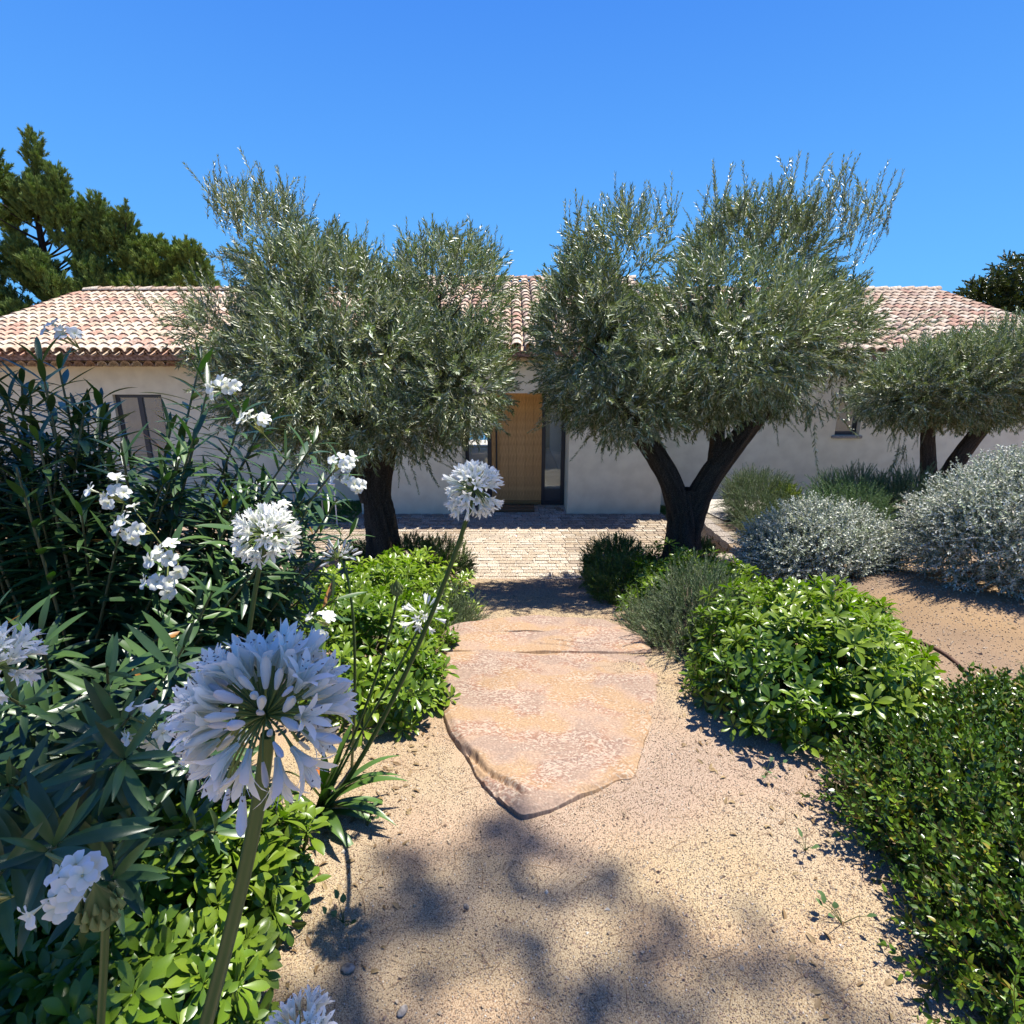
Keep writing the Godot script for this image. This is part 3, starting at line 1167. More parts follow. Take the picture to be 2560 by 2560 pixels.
# ---------------------------------------------------------------- dry stone walls
func stone_mesh() -> ArrayMesh:
	var b := MB.new()
	var g := 4
	# a rounded rough block from a subdivided box
	for ax in 3:
		for s in [-1.0, 1.0]:
			var o := b.v.size()
			for i in g + 1:
				for j in g + 1:
					var p := Vector3.ZERO
					p[ax] = s * 0.5
					p[(ax + 1) % 3] = float(i) / g - 0.5
					p[(ax + 2) % 3] = float(j) / g - 0.5
					var r := p.normalized() * 0.62
					p = p.lerp(r, 0.14)
					p += Vector3(noise.get_noise_3dv(p * 190.0 + Vector3(rng.seed % 7, 0, 0)), noise.get_noise_3dv(p * 190.0 + Vector3(91, 0, 0)), noise.get_noise_3dv(p * 190.0 + Vector3(0, 77, 0))) * 0.12
					b.v.append(p)
					b.c.append(Color(1, 1, 1))
			for i in g:
				for j in g:
					var a := o + i * (g + 1) + j
					var c := a + g + 1
					if s > 0:
						b.ix.append_array(PackedInt32Array([a, c + 1, c, a, a + 1, c + 1]))
					else:
						b.ix.append_array(PackedInt32Array([a, c, c + 1, a, c + 1, a + 1]))
	b.smooth()
	return b.mesh()

func dry_wall(t: Node3D, a: Vector3, e: Vector3, depth: float, y0: float, y1: float, sm: Array, rows: int) -> void:
	var dir := (e - a)
	var L := dir.length()
	dir = dir.normalized()
	var across := Vector3.UP.cross(dir)
	var bs := Basis(dir, Vector3.UP, dir.cross(Vector3.UP))
	var core := MB.new()
	core.box(v3(0.02, y0, -depth / 2 + 0.05), v3(L - 0.02, y1 - 0.07, depth / 2 - 0.05), Color(0.2, 0.16, 0.12))
	part("core", core.mesh(), M.stone, t, Transform3D(bs, a - t.position))
	var y := y0
	for r in rows:
		var hh := (y1 - y0) / rows * rf(0.92, 1.08)
		if r == rows - 1: hh = y1 - y
		var x := 0.0
		while x < L - 0.02:
			var w := rf(0.14, 0.36) if r < rows - 1 else rf(0.25, 0.45)
			w = minf(w, L - x)
			for s in [-1, 1]:
				var dd := depth * (0.46 if r < rows - 1 else 0.52)
				var c: Vector3 = a + dir * (x + w / 2) + across * (s * depth * 0.26) + Vector3(0, y + hh / 2, 0)
				part("stone", sm[rng.randi() % sm.size()], M["rubble%d" % (rng.randi() % 5)], t, Transform3D((bs * Basis(Vector3.UP, rf(-0.04, 0.04))).scaled_local(Vector3(w - 0.012, hh - 0.010, dd * rf(0.95, 1.1))), c - t.position))
			x += w
		y += hh

func walls() -> void:
	var sm := [stone_mesh(), stone_mesh(), stone_mesh(), stone_mesh()]
	var t := thing("retaining_wall", "dry stone retaining wall edging the raised bed by the lawn", "wall", v3(3.27, -0.02, -8.2))
	dry_wall(t, v3(3.27, 0, -9.85), v3(3.27, 0, -6.3), 0.34, -0.03, 0.5, sm, 4)
	t = thing("retaining_wall", "low dry stone wall behind the shrubs under the forked olive", "wall", v3(2.1, 0, -7.1))
	dry_wall(t, v3(1.0, 0, -7.1), v3(3.1, 0, -7.1), 0.26, -0.03, 0.42, sm, 3)
	t = thing("retaining_wall", "low dry stone wall behind the shrubs beside the single trunk olive", "wall", v3(-1.5, 0, -7.1))
	dry_wall(t, v3(-2.6, 0, -7.1), v3(-0.8, 0, -7.1), 0.26, -0.03, 0.42, sm, 3)
	# pale gravel on the raised bed
	var b := MB.new()
	b.face([v3(3.2, 0.512, -9.9), v3(9.5, 0.512, -9.9), v3(9.5, 0.512, -8.6), v3(3.46, 0.512, -8.6)], Vector3.UP, Color(0.70, 0.65, 0.56))
	struct("gravel_strip", b.mesh(), M.stone)
	b = MB.new()
	b.box(v3(3.45, -0.1, -10.05), v3(9.6, 0.505, -9.86), Color(0.70, 0.65, 0.56))
	struct("bed_edge", b.mesh(), M.stone)

# ---------------------------------------------------------------- stone steps
func slab_mesh(poly: Array, top: float, thick: float, k0: float, crack := []) -> ArrayMesh:
	var cx := Vector3.ZERO
	for p in poly: cx += p
	cx /= poly.size()
	# densify the outline
	var ring := []
	var m := poly.size()
	for i in m:
		var p0: Vector3 = poly[(i + m - 1) % m]
		var p1: Vector3 = poly[i]
		var p2: Vector3 = poly[(i + 1) % m]
		var p3: Vector3 = poly[(i + 2) % m]
		var steps := int(maxf(3, p1.distance_to(p2) / 0.014))
		for s in steps:
			var q := p1.lerp(p2, float(s) / steps) * 0.5 + p1.cubic_interpolate(p2, p0, p3, float(s) / steps) * 0.5
			ring.append(q)
	var b := MB.new()
	var n := ring.size()
	var rings := 64
	for j in rings + 6:
		for i in n:
			var e: Vector3 = ring[i] - cx
			var out := e.normalized()
			var jag := noise.get_noise_3d(ring[i].x * 260.0, k0, ring[i].z * 260.0) * 0.022 + noise.get_noise_3d(ring[i].x * 700.0, k0, ring[i].z * 700.0) * 0.005
			e += out * jag
			var p: Vector3
			if j <= rings:
				var f := pow(float(j) / rings, 0.8)
				p = cx + e * f
				var h := noise.get_noise_3d(p.x * 90.0, k0 + 5, p.z * 150.0) * 0.02 + noise.get_noise_3d(p.x * 200.0, k0, p.z * 420.0) * 0.006
				# bedding layers: small steps that follow the foliation
				var lay := noise.get_noise_3d(p.x * 55.0, k0 + 9, p.z * 170.0) * 5.0
				h += (floorf(lay) + smoothstep(0.75, 1.0, lay - floorf(lay))) * 0.006
				h -= smoothstep(0.93, 1.0, f) * 0.014
				# a split along one edge: a groove, and the sliver outside it sunk a little
				for ci in crack.size() - 1:
					var c0: Vector2 = crack[ci]
					var c1: Vector2 = crack[ci + 1]
					var pp := Vector2(p.x + noise.get_noise_2d(p.z * 900.0, p.x * 900.0) * 0.012, p.z)
					var near := Geometry2D.get_closest_point_to_segment(pp, c0, c1)
					var dist := near.distance_to(pp)
					h -= 0.020 * exp(-dist * dist / 0.00007)
					if dist < 0.08 and (c1 - c0).cross(pp - c0) * (c1 - c0).cross(Vector2(cx.x, cx.z) - c0) < 0 and near != c0 and near != c1: h -= 0.010
				p.y = top + h
			else:
				var s := float(j - rings) / 5.0
				p = cx + e * (1.0 + 0.010 * sin(s * 3.0) + noise.get_noise_3d(ring[i].x * 120.0, s * 420.0, ring[i].z * 120.0) * 0.045)
				p.y = top - 0.018 - thick * s
			b.v.append(p)
			var a1 := noise.get_noise_3d(p.x * 75.0, k0 + 21, p.z * 150.0)
			var a2 := noise.get_noise_3d(p.x * 330.0, k0 + 33, p.z * 800.0)
			var a3 := noise.get_noise_3d(p.x * 120.0, k0 + 57, p.z * 120.0)
			var rim := 0.0
			# the worn rim is scraped down to paler quartz, in ragged patches
			if j <= rings: rim = clampf(smoothstep(0.88, 0.98, float(j) / rings) * (0.6 + a2 * 2.5 + a1 * 1.5), 0, 1)
			var col := Color(1, 1, 1).lerp(Color(1.5, 1.8, 2.2), rim) * (1.0 + a3 * 0.2)
			b.c.append(col)
	for j in rings + 5:
		for i in n:
			var i2 := (i + 1) % n
			var a := j * n + i
			var c := j * n + i2
			b.ix.append_array(PackedInt32Array([a, c + n, a + n, a, c, c + n]))
	b.smooth()
	var up := 0.0
	for i in mini(2000, b.n.size()): up += b.n[i].y
	if up < 0:
		for i in range(0, b.ix.size(), 3):
			var q := b.ix[i + 1]
			b.ix[i + 1] = b.ix[i + 2]
			b.ix[i + 2] = q
		b.smooth()
	return b.mesh(true)

func slabs() -> void:
	var t := thing("stone_slab", "large pointed slab of pink and ochre rock set in the path", "stone step")
	var poly := []
	for p in [[-0.37, -2.80], [-0.345, -2.39], [-0.321, -2.197], [-0.192, -1.961], [-0.117, -1.807], [-0.042, -1.697], [0.036, -1.622], [0.144, -1.659], [0.293, -1.751], [0.417, -1.821], [0.484, -1.836], [0.563, -1.995], [0.664, -2.217], [0.759, -2.485], [0.745, -2.80], [0.19, -2.82]]:
		poly.append(Vector3(p[0], 0, p[1]))
	part("slab", slab_mesh(poly, 1.382, 0.09, 0.0, [Vector2(-0.225, -2.0), Vector2(-0.15, -1.915), Vector2(-0.085, -1.825), Vector2(-0.02, -1.79), Vector2(0.045, -1.735)]), M.slab, t)
	t = thing("stone_slab", "pale weathered rock ledge one step below the pointed slab", "stone step")
	poly = []
	for p in [[-0.425, -3.02], [-0.415, -3.10], [-0.15, -3.13], [0.2, -3.12], [0.5, -3.15], [0.79, -3.10], [0.81, -2.86], [0.45, -2.85], [0.199, -2.865], [-0.1, -2.85], [-0.41, -2.85]]:
		poly.append(Vector3(p[0], 0, p[1]))
	part("slab", slab_mesh(poly, 1.35, 0.28, 40.0), M.slab, t)
	poly = []
	for p in [[-0.43, -3.17], [-0.4, -3.26], [-0.163, -3.35], [0.158, -3.40], [0.42, -3.37], [0.652, -3.35], [0.765, -3.22], [0.80, -3.13], [0.5, -3.175], [0.2, -3.145], [-0.15, -3.155], [-0.42, -3.125]]:
		poly.append(Vector3(p[0], 0, p[1]))
	part("slab", slab_mesh(poly, 1.318, 0.28, 70.0), M.slab, t)

# ---------------------------------------------------------------- trees
func trees() -> void:
	var oc := [Color(0.125, 0.17, 0.055), Color(0.155, 0.20, 0.075), Color(0.22, 0.26, 0.12), Color(0.34, 0.375, 0.23), Color(0.56, 0.58, 0.43), Color(0.19, 0.235, 0.09), Color(0.40, 0.43, 0.29)]
	for k in 3:
		M["olive_twig%d" % k] = twig_mesh(0.27, 0.019, 0.072, 0.017, 0.85, 2, oc, Color(0.16, 0.15, 0.1), 0.002, 0, 1, rf(-0.3, 0.3))
	M["olive_shoot"] = twig_mesh(0.55, 0.024, 0.07, 0.017, 0.8, 2, oc, Color(0.17, 0.16, 0.11), 0.003, 0, 1, 0.1)
	# single trunk olive
	var L := [[-1.7, 3.05, 1.15, 0.92, 1.2, 0], [-2.72, 4.15, 0.5, 0.75, 0.6, -0.2], [-2.05, 3.7, 0.7, 0.55, 0.8, 0.1], [-0.72, 3.6, 0.6, 0.72, 0.75, 0], [-2.95, 3.3, 0.5, 0.45, 0.6, 0.1], [-1.69, 2.42, 1.1, 0.42, 1.0, 0], [-0.58, 2.85, 0.52, 0.64, 0.75, 0.2], [-2.5, 2.8, 0.7, 0.6, 0.8, 0.1]]
	var bl := []
	for e in L: bl.append([Vector3(e[0], e[1] - maxf(0.0, e[1] - 3.4) * 0.22, -6.45 + e[5]), Vector3(e[2] * 0.96, e[3] * 0.9, e[4] * 1.4)])
	var at := v3(-1.67, gy(-1.67, -6.6), -6.6)
	olive("olive tree with one thick leaning trunk and tall pointed crown", at,
		[[[v3(-1.72, 1.35, -6.6), v3(-1.9, 2.0, -6.6), v3(-2.3, 2.5, -6.55), v3(-2.65, 3.1, -6.6)], 0.17, 0.06], [[v3(-1.66, 1.35, -6.6), v3(-1.62, 2.1, -6.6), v3(-1.2, 2.5, -6.6), v3(-0.9, 3.0, -6.55)], 0.16, 0.06], [[v3(-1.76, 1.75, -6.6), v3(-1.75, 2.3, -6.5), v3(-1.9, 2.8, -6.6), v3(-1.95, 3.4, -6.6)], 0.15, 0.05]],
		bl, 7000, [[v3(-3.0, 4.45, -6.75), 0.3, 46], [v3(-2.65, 4.5, -6.7), 0.34, 44], [v3(-2.1, 4.0, -6.6), 0.5, 50], [v3(-1.5, 3.75, -6.6), 0.45, 40], [v3(-0.5, 3.95, -6.6), 0.3, 34], [v3(-0.9, 3.85, -6.6), 0.35, 34], [v3(-3.6, 3.5, -6.4), 0.35, 12, v3(-0.5, 0.8, 0.1)], [v3(-0.9, 2.1, -6.3), 0.3, 6, v3(0.7, -0.5, 0.2)], [v3(-1.3, 2.05, -6.2), 0.3, 5, v3(0.3, -0.8, 0.2)]],
		0.215, [at + v3(0, -0.1, 0), at + v3(0.02, 0.5, 0), v3(-1.62, 1.3, -6.6), v3(-1.76, 1.85, -6.6)])
	# forked olive
	var R := [[2.14, 3.2, 1.1, 0.82, 1.1, 0], [1.13, 4.0, 0.48, 0.66, 0.65, 0], [2.81, 4.1, 0.76, 0.72, 0.8, 0], [0.78, 3.2, 0.46, 0.8, 0.75, 0.1], [3.4, 3.3, 0.62, 0.66, 0.8, 0.1], [3.2, 2.72, 0.75, 0.3, 0.7, 0.1], [1.2, 2.62, 0.55, 0.38, 0.7, 0.1], [2.2, 2.85, 0.7, 0.34, 0.7, 0]]
	bl = []
	for e in R: bl.append([Vector3(e[0], e[1] - maxf(0.0, e[1] - 3.4) * 0.25, (-6.35 if e[0] < 2.5 else -6.85) + e[5]), Vector3(e[2] * 0.96, e[3] * 0.9, e[4] * (1.4 if e[0] < 2.5 else 1.1))])
	at = v3(2.13, gy(2.13, -6.5), -6.5)
	olive("olive tree whose dark trunk forks low into two thick limbs", at,
		[[[v3(2.10, 0.85, -6.5), v3(2.08, 1.7, -6.5), v3(1.6, 1.95, -6.5), v3(1.15, 2.75, -6.5)], 0.165, 0.08], [[v3(2.17, 0.85, -6.5), v3(2.25, 1.75, -6.5), v3(2.75, 2.05, -6.5), v3(3.25, 2.95, -6.5)], 0.175, 0.08], [[v3(2.45, 1.85, -6.5), v3(2.5, 2.3, -6.6), v3(2.4, 2.8, -6.6), v3(2.4, 3.4, -6.6)], 0.09, 0.04]],
		bl, 6800, [[v3(0.85, 4.1, -6.5), 0.28, 34], [v3(1.4, 4.3, -6.5), 0.32, 46], [v3(2.45, 4.4, -6.5), 0.4, 50], [v3(3.1, 4.4, -6.5), 0.45, 50], [v3(3.6, 4.4, -6.5), 0.38, 46], [v3(3.75, 4.1, -6.6), 0.3, 10, v3(0.35, 0.9, 0)], [v3(4.0, 3.2, -6.4), 0.3, 10, v3(0.9, 0.4, 0.1)], [v3(1.1, 2.4, -6.3), 0.3, 6, v3(-0.2, -0.8, 0.1)], [v3(3.3, 2.5, -6.3), 0.4, 7, v3(0.3, -0.8, 0.1)], [v3(0.45, 2.6, -6.4), 0.25, 8, v3(-0.7, -0.5, 0.2)]],
		0.225, [at + v3(0, -0.12, 0), at + v3(0.0, 0.4, 0), v3(2.14, 1.1, -6.5), v3(2.14, 1.5, -6.5)])
	# small olive on the raised bed
	bl = []
	for e in [[6.77, 2.75, 0.91, 0.55, 0.9], [7.56, 2.87, 0.8, 0.6, 0.9], [6.05, 2.55, 0.54, 0.46, 0.7], [7.05, 2.4, 1.0, 0.3, 0.7], [8.3, 2.7, 0.7, 0.6, 0.8]]: bl.append([Vector3(e[0], e[1], -8.8), Vector3(e[2], e[3], e[4])])
	at = v3(6.95, gy(6.95, -8.8), -8.8)
	olive("small clipped olive with two diverging stems on the raised bed", at,
		[[[v3(6.93, 0.4, -8.8), v3(6.9, 1.2, -8.8), v3(6.7, 1.6, -8.8), v3(6.6, 2.3, -8.8)], 0.15, 0.08], [[v3(6.97, 0.4, -8.8), v3(7.1, 1.3, -8.8), v3(7.3, 1.6, -8.8), v3(7.75, 2.4, -8.8)], 0.17, 0.09]],
		bl, 4600, [[v3(6.2, 2.1, -8.6), 0.2, 10, v3(-0.1, -1, 0)], [v3(6.15, 1.75, -8.6), 0.1, 7, v3(0, -1, 0)], [v3(7.0, 3.15, -8.8), 0.5, 12]], 0.2, [])

func pine(label: String, group: String, at: Vector3, height: float, lobes: Array, tufts: int, tone: Color) -> void:
	var t := thing("pine_tree", label, "tree", at, group)
	var b := MB.new()
	bark_tube(b, bez(v3(0, -0.3, 0), v3(0.1, height * 0.3, 0), v3(-0.15, height * 0.6, 0.1), v3(0, height * 0.92, 0), 14), taper(0.03 * height, 0.006 * height, 14), 12, Color(0.11, 0.085, 0.065), 0.1)
	b.smooth()
	part("trunk", b.mesh(), M.bark, t)
	b = MB.new()
	var ts := []
	var cs := []
	var subs := []
	for e in lobes:
		for k in 11:
			var d := rdir()
			subs.append([e[0] + d * e[1] * rf(0.45, 0.95), Vector3(e[1].x * rf(0.16, 0.32), e[1].y * rf(0.3, 0.62), e[1].z * rf(0.16, 0.32)), float(e[2]) / 11.0])
	for e in subs:
		var c: Vector3 = e[0]
		var r: Vector3 = e[1]
		var s := Vector3(0, clampf(c.y - absf(c.x) * 0.5 - r.y * 0.4, height * 0.15, height * 0.85), 0)
		var n := int(tufts * float(e[2]))
		for k in 1:
			var q: Vector3 = c + rdir() * r * rf(0.0, 0.3)
			b.tube(bez(s, s.lerp(q, 0.35) + v3(0, -0.1, 0), s.lerp(q, 0.7), q, 6), taper(0.004 * height, 0.012, 6), 5, Color(0.10, 0.08, 0.065))
		for k in n:
			var d := rdir()
			var p: Vector3 = c + d * r * pow(rng.randf(), 0.4)
			var g := tone * rf(0.7, 1.25)
			ts.append(Transform3D((toward(Vector3(d.x * 0.5, 1.0, d.z * 0.5) + rdir() * 0.45, rdir())).scaled_local(Vector3.ONE * rf(0.7, 1.3)), p))
			cs.append(g)
	part("branch", b.mesh(), M.bark, t).set_meta("kind", "stuff")
	multi("foliage", M.pine_tuft, M.needle, t, ts, cs)

func backdrop() -> void:
	var b := MB.new()
	b.tube([Vector3.ZERO, Vector3(0, 0.34, 0)], [0.01, 0.004], 4, Color(0.5, 0.35, 0.25))
	for i in 60:
		var f := rf(0.1, 1.0)
		var a := rf(0, TAU)
		var g := rf(0.25, 0.75)
		var d := Vector3(sin(g) * cos(a), cos(g), sin(g) * sin(a))
		b.dia(Transform3D(toward(d, rdir()), Vector3(0, f * 0.34, 0)), rf(0.12, 0.19), 0.022, 0.2, Color(1, 1, 1) * rf(0.7, 1.3))
	M.pine_tuft = b.mesh()
	var warm := Color(0.24, 0.33, 0.08)
	var grp := "pines behind the house"
	pine("tall pine with several upright tops rising behind the tiled roof", grp, v3(-19.6, -0.4, -25), 11.5, [[v3(0.6, 10.2, 0), v3(1.3, 1.6, 1.3), 0.22], [v3(1.9, 8.7, 0), v3(1.2, 1.5, 1.2), 0.2], [v3(-1.2, 9.6, 0), v3(1.0, 1.6, 1.2), 0.2], [v3(1.2, 6.4, 0.4), v3(1.6, 1.2, 1.4), 0.2], [v3(-1.2, 6.6, 0.3), v3(1.6, 1.6, 1.5), 0.22], [v3(0.2, 4.6, 0.4), v3(2.4, 1.1, 1.5), 0.22], [v3(-1.6, 4.0, 0.8), v3(1.8, 1.3, 1.4), 0.2]], 5200, warm)
	pine("slender young pine with a narrow tip beside the tall pine", grp, v3(-16.3, 0.3, -25), 8.7, [[v3(0.05, 8.2, 0), v3(0.5, 0.9, 0.5), 0.08], [v3(0.1, 7.0, 0), v3(0.8, 0.8, 0.8), 0.12], [v3(-0.3, 5.8, 0), v3(1.2, 0.9, 1.0), 0.2], [v3(0.4, 4.6, 0), v3(1.6, 1.0, 1.2), 0.3], [v3(-1.4, 6.1, 0), v3(0.7, 0.4, 0.6), 0.07]], 2800, warm * 0.95)
	pine("broad low pine with sloping top along the roof ridge", grp, v3(-14.4, 0.7, -25), 7.0, [[v3(-0.4, 6.4, 0), v3(1.2, 0.8, 1.0), 0.25], [v3(0.8, 5.8, 0), v3(0.9, 0.9, 0.9), 0.22], [v3(-1.4, 5.6, 0), v3(1.0, 0.9, 1.0), 0.22], [v3(0.1, 4.6, 0), v3(2.0, 1.2, 1.2), 0.4]], 3600, Color(0.28, 0.36, 0.075))
	pine("small dark pine half hidden between ridge and tall olive crown", grp, v3(-12.7, 0, -29), 6.4, [[v3(0, 5.6, 0), v3(0.8, 0.8, 0.8), 0.4], [v3(0.3, 4.6, 0), v3(1.3, 0.9, 1.0), 0.6]], 1400, Color(0.25, 0.32, 0.09))
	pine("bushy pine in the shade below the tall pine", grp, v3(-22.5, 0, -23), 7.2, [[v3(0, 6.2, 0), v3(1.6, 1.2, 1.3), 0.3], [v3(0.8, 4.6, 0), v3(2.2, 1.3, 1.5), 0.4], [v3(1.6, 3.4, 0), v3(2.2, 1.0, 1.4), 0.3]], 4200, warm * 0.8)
	# holm oak over the far gable
	var at := v3(19.6, 0, -22)
	var t := thing("oak_tree", "dark evergreen oak with yellowish young leaves over the roof gable", "tree", at)
	b = MB.new()
	bark_tube(b, bez(v3(0, -0.3, 0), v3(0, 1.5, 0), v3(0.1, 2.5, 0), v3(0, 4.5, 0), 10), taper(0.25, 0.1, 10), 12, Color(0.09, 0.08, 0.07), 0.1)
	b.smooth()
	part("trunk", b.mesh(), M.bark, t)
	var tw := twig_mesh(0.3, 0.03, 0.08, 0.045, 0.9, 3, [Color(0.8, 0.9, 0.8), Color(1.1, 1.1, 0.9), Color(1.6, 1.4, 0.8)], Color(0.6, 0.5, 0.4), 0.004, 2, 1, 0.1)
	var bl := []
	for e in [[-0.2, 5.2, 1.7, 1.6], [0.9, 6.2, 1.4, 1.5], [-1.4, 4.4, 1.5, 1.4], [0.3, 3.6, 2.2, 1.3], [-1.9, 5.5, 0.7, 0.6]]: bl.append([at + v3(e[0], e[1], 0), v3(e[2], e[3], e[2])])
	var br := MB.new()
	for e in bl:
		for k in 5:
			var q: Vector3 = e[0] - at + rdir() * e[1] * 0.6
			br.tube(bez(v3(0, 2.5, 0), v3(0, 3.5, 0), q * 0.8, q, 6), taper(0.06, 0.012, 6), 5, Color(0.09, 0.08, 0.07))
	part("branch", br.mesh(), M.bark, t).set_meta("kind", "stuff")
	var ts := []
	var cs := []
	for e in crown_points(bl, 5000, 0.6):
		ts.append(Transform3D(toward(e[1] + rdir() * 0.8, rdir()).scaled_local(Vector3.ONE * rf(0.9, 1.5)), e[0] - at))
		cs.append(Color(0.085, 0.105, 0.022) * rf(0.7, 1.6))
	multi("foliage", tw, M.leaf_hedge, t, ts, cs)

func overhead_pine() -> void:
	# stands beside the path, out of the picture; only its shade is seen
	var at := v3(7.5, gy(7.5, 0.6), 0.6)
	var t := thing("umbrella_pine", "tall umbrella pine beside the path spreading its boughs over the oleander", "tree", at)
	var b := MB.new()
	bark_tube(b, bez(v3(0, -0.3, 0), v3(-0.1, 3.0, 0), v3(-0.7, 8.0, -0.3), v3(-0.95, 12.5, -0.6), 14), taper(0.34, 0.14, 14), 14, Color(0.12, 0.085, 0.06), 0.08)
	b.smooth()
	part("trunk", b.mesh(), M.bark, t)
	var br := MB.new()
	var ts := []
	var cs := []
	var s := v3(-0.9, 11.3, -0.5)
	# boughs, given by the spot of ground each one shades
	for e in [[-0.55, -0.30, 7.2, 0.34, 150], [-0.74, -0.45, 7.4, 0.24, 80], [-1.98, -1.38, 7.6, 0.45, 230], [-2.3, -1.9, 7.9, 0.55, 260], [-2.0, -0.55, 7.5, 0.42, 150], [-2.4, -1.0, 7.8, 0.45, 180], [-1.6, -2.0, 7.6, 0.4, 120],
			[-1.16, -0.70, 7.3, 0.24, 95], [-0.12, -1.40, 7.3, 0.16, 14], [-0.36, -1.28, 7.1, 0.18, 18], [0.10, -1.33, 7.4, 0.1, 8], [0.05, -1.14, 7.2, 0.13, 12], [0.3, -1.05, 7.5, 0.06, 16], [-0.33, -0.95, 7.3, 0.18, 19], [0.04, -1.6, 7.6, 0.06, 9], [0.3, -1.42, 7.6, 0.05, 8], [-0.17, -1.18, 7.4, 0.1, 8], [0.55, -0.86, 7.3, 0.1, 11], [0.08, -0.84, 7.3, 0.09, 9], [0.68, -0.72, 7.4, 0.1, 12], [-0.05, -0.76, 7.2, 0.12, 11], [-0.48, -1.05, 7.3, 0.1, 12], [0.9, -0.95, 7.2, 0.09, 9], [0.42, -0.72, 7.2, 0.1, 9], [-0.22, -0.8, 7.4, 0.12, 11], [0.2, -0.95, 7.3, 0.09, 8], [0.75, -1.15, 7.5, 0.06, 7], [0.5, -1.2, 7.4, 0.06, 7]]:
		var c := Vector3(float(e[0]), 1.35, float(e[1])) + v3(0.315, 1.0, -0.18) * (float(e[2]) + 4.0) - at
		br.tube(bez(s, s.lerp(c, 0.3) + v3(0, 0.5, 0), s.lerp(c, 0.7) + v3(0, 0.4, 0), c, 8), taper(0.016, 0.006, 8), 5, Color(0.1, 0.075, 0.055))
		for k in int(e[4]):
			var p: Vector3 = c + rdir() * Vector3(1, 0.6, 1) * float(e[3]) * pow(rng.randf(), 0.5)
			ts.append(Transform3D(toward(Vector3(0, 1, 0) + rdir() * 0.9, rdir()).scaled_local(Vector3.ONE * rf(0.35, 0.6)), p))
			cs.append(Color(0.1, 0.14, 0.035) * rf(0.8, 1.2))
	part("branch", br.mesh(), M.bark, t).set_meta("kind", "stuff")
	multi("foliage", M.pine_tuft, M.needle, t, ts, cs)

# ---------------------------------------------------------------- shrubs
func dome(called: String, label: String, blobs: Array, count: int, twigs: Array, mtl: Material, cols: Array, upright: float, group := "", size := 1.0, low := -0.6) -> Node3D:
	var c: Vector3 = blobs[0][0]
	var base := Vector3(c.x, gy(c.x, c.z), c.z)
	var t := thing(called, label, "shrub", base, group)
	var pts := shell(blobs, count, 0.95, low, 0.12)
	pts.append_array(shell(blobs, count * 6 / 10, 0.72, low, 0.2))
	var ts := []
	var cs := []
	for k in twigs.size():
		ts.append([])
		cs.append([])
	for e in pts:
		var k := rng.randi() % twigs.size()
		var d: Vector3 = e[1] + Vector3(0, upright, 0) + rdir() * 0.75
		ts[k].append(Transform3D((toward(d, rdir()) * Basis(Vector3.UP, rf(0, TAU))).scaled_local(Vector3.ONE * rf(0.75, 1.25) * size), e[0] - base - d.normalized() * 0.06 * size))
		cs[k].append(cols[rng.randi() % cols.size()] * rf(0.85, 1.15))
	for k in twigs.size():
		multi("foliage", twigs[k], mtl, t, ts[k], cs[k])
	var h := MB.new()
	for i in 40:
		var q: Vector3 = pts[rng.randi() % pts.size()][0] - base
		var root := Vector3(rf(-0.1, 0.1), -0.03, rf(-0.1, 0.1))
		h.tube(bez(root, root + Vector3(0, q.y * 0.5, 0), q * 0.7, q, 5), taper(0.008, 0.002, 5), 5, Color(0.1, 0.08, 0.055))
	part("branch", h.mesh(), M.wood, t).set_meta("kind", "stuff")
	return t

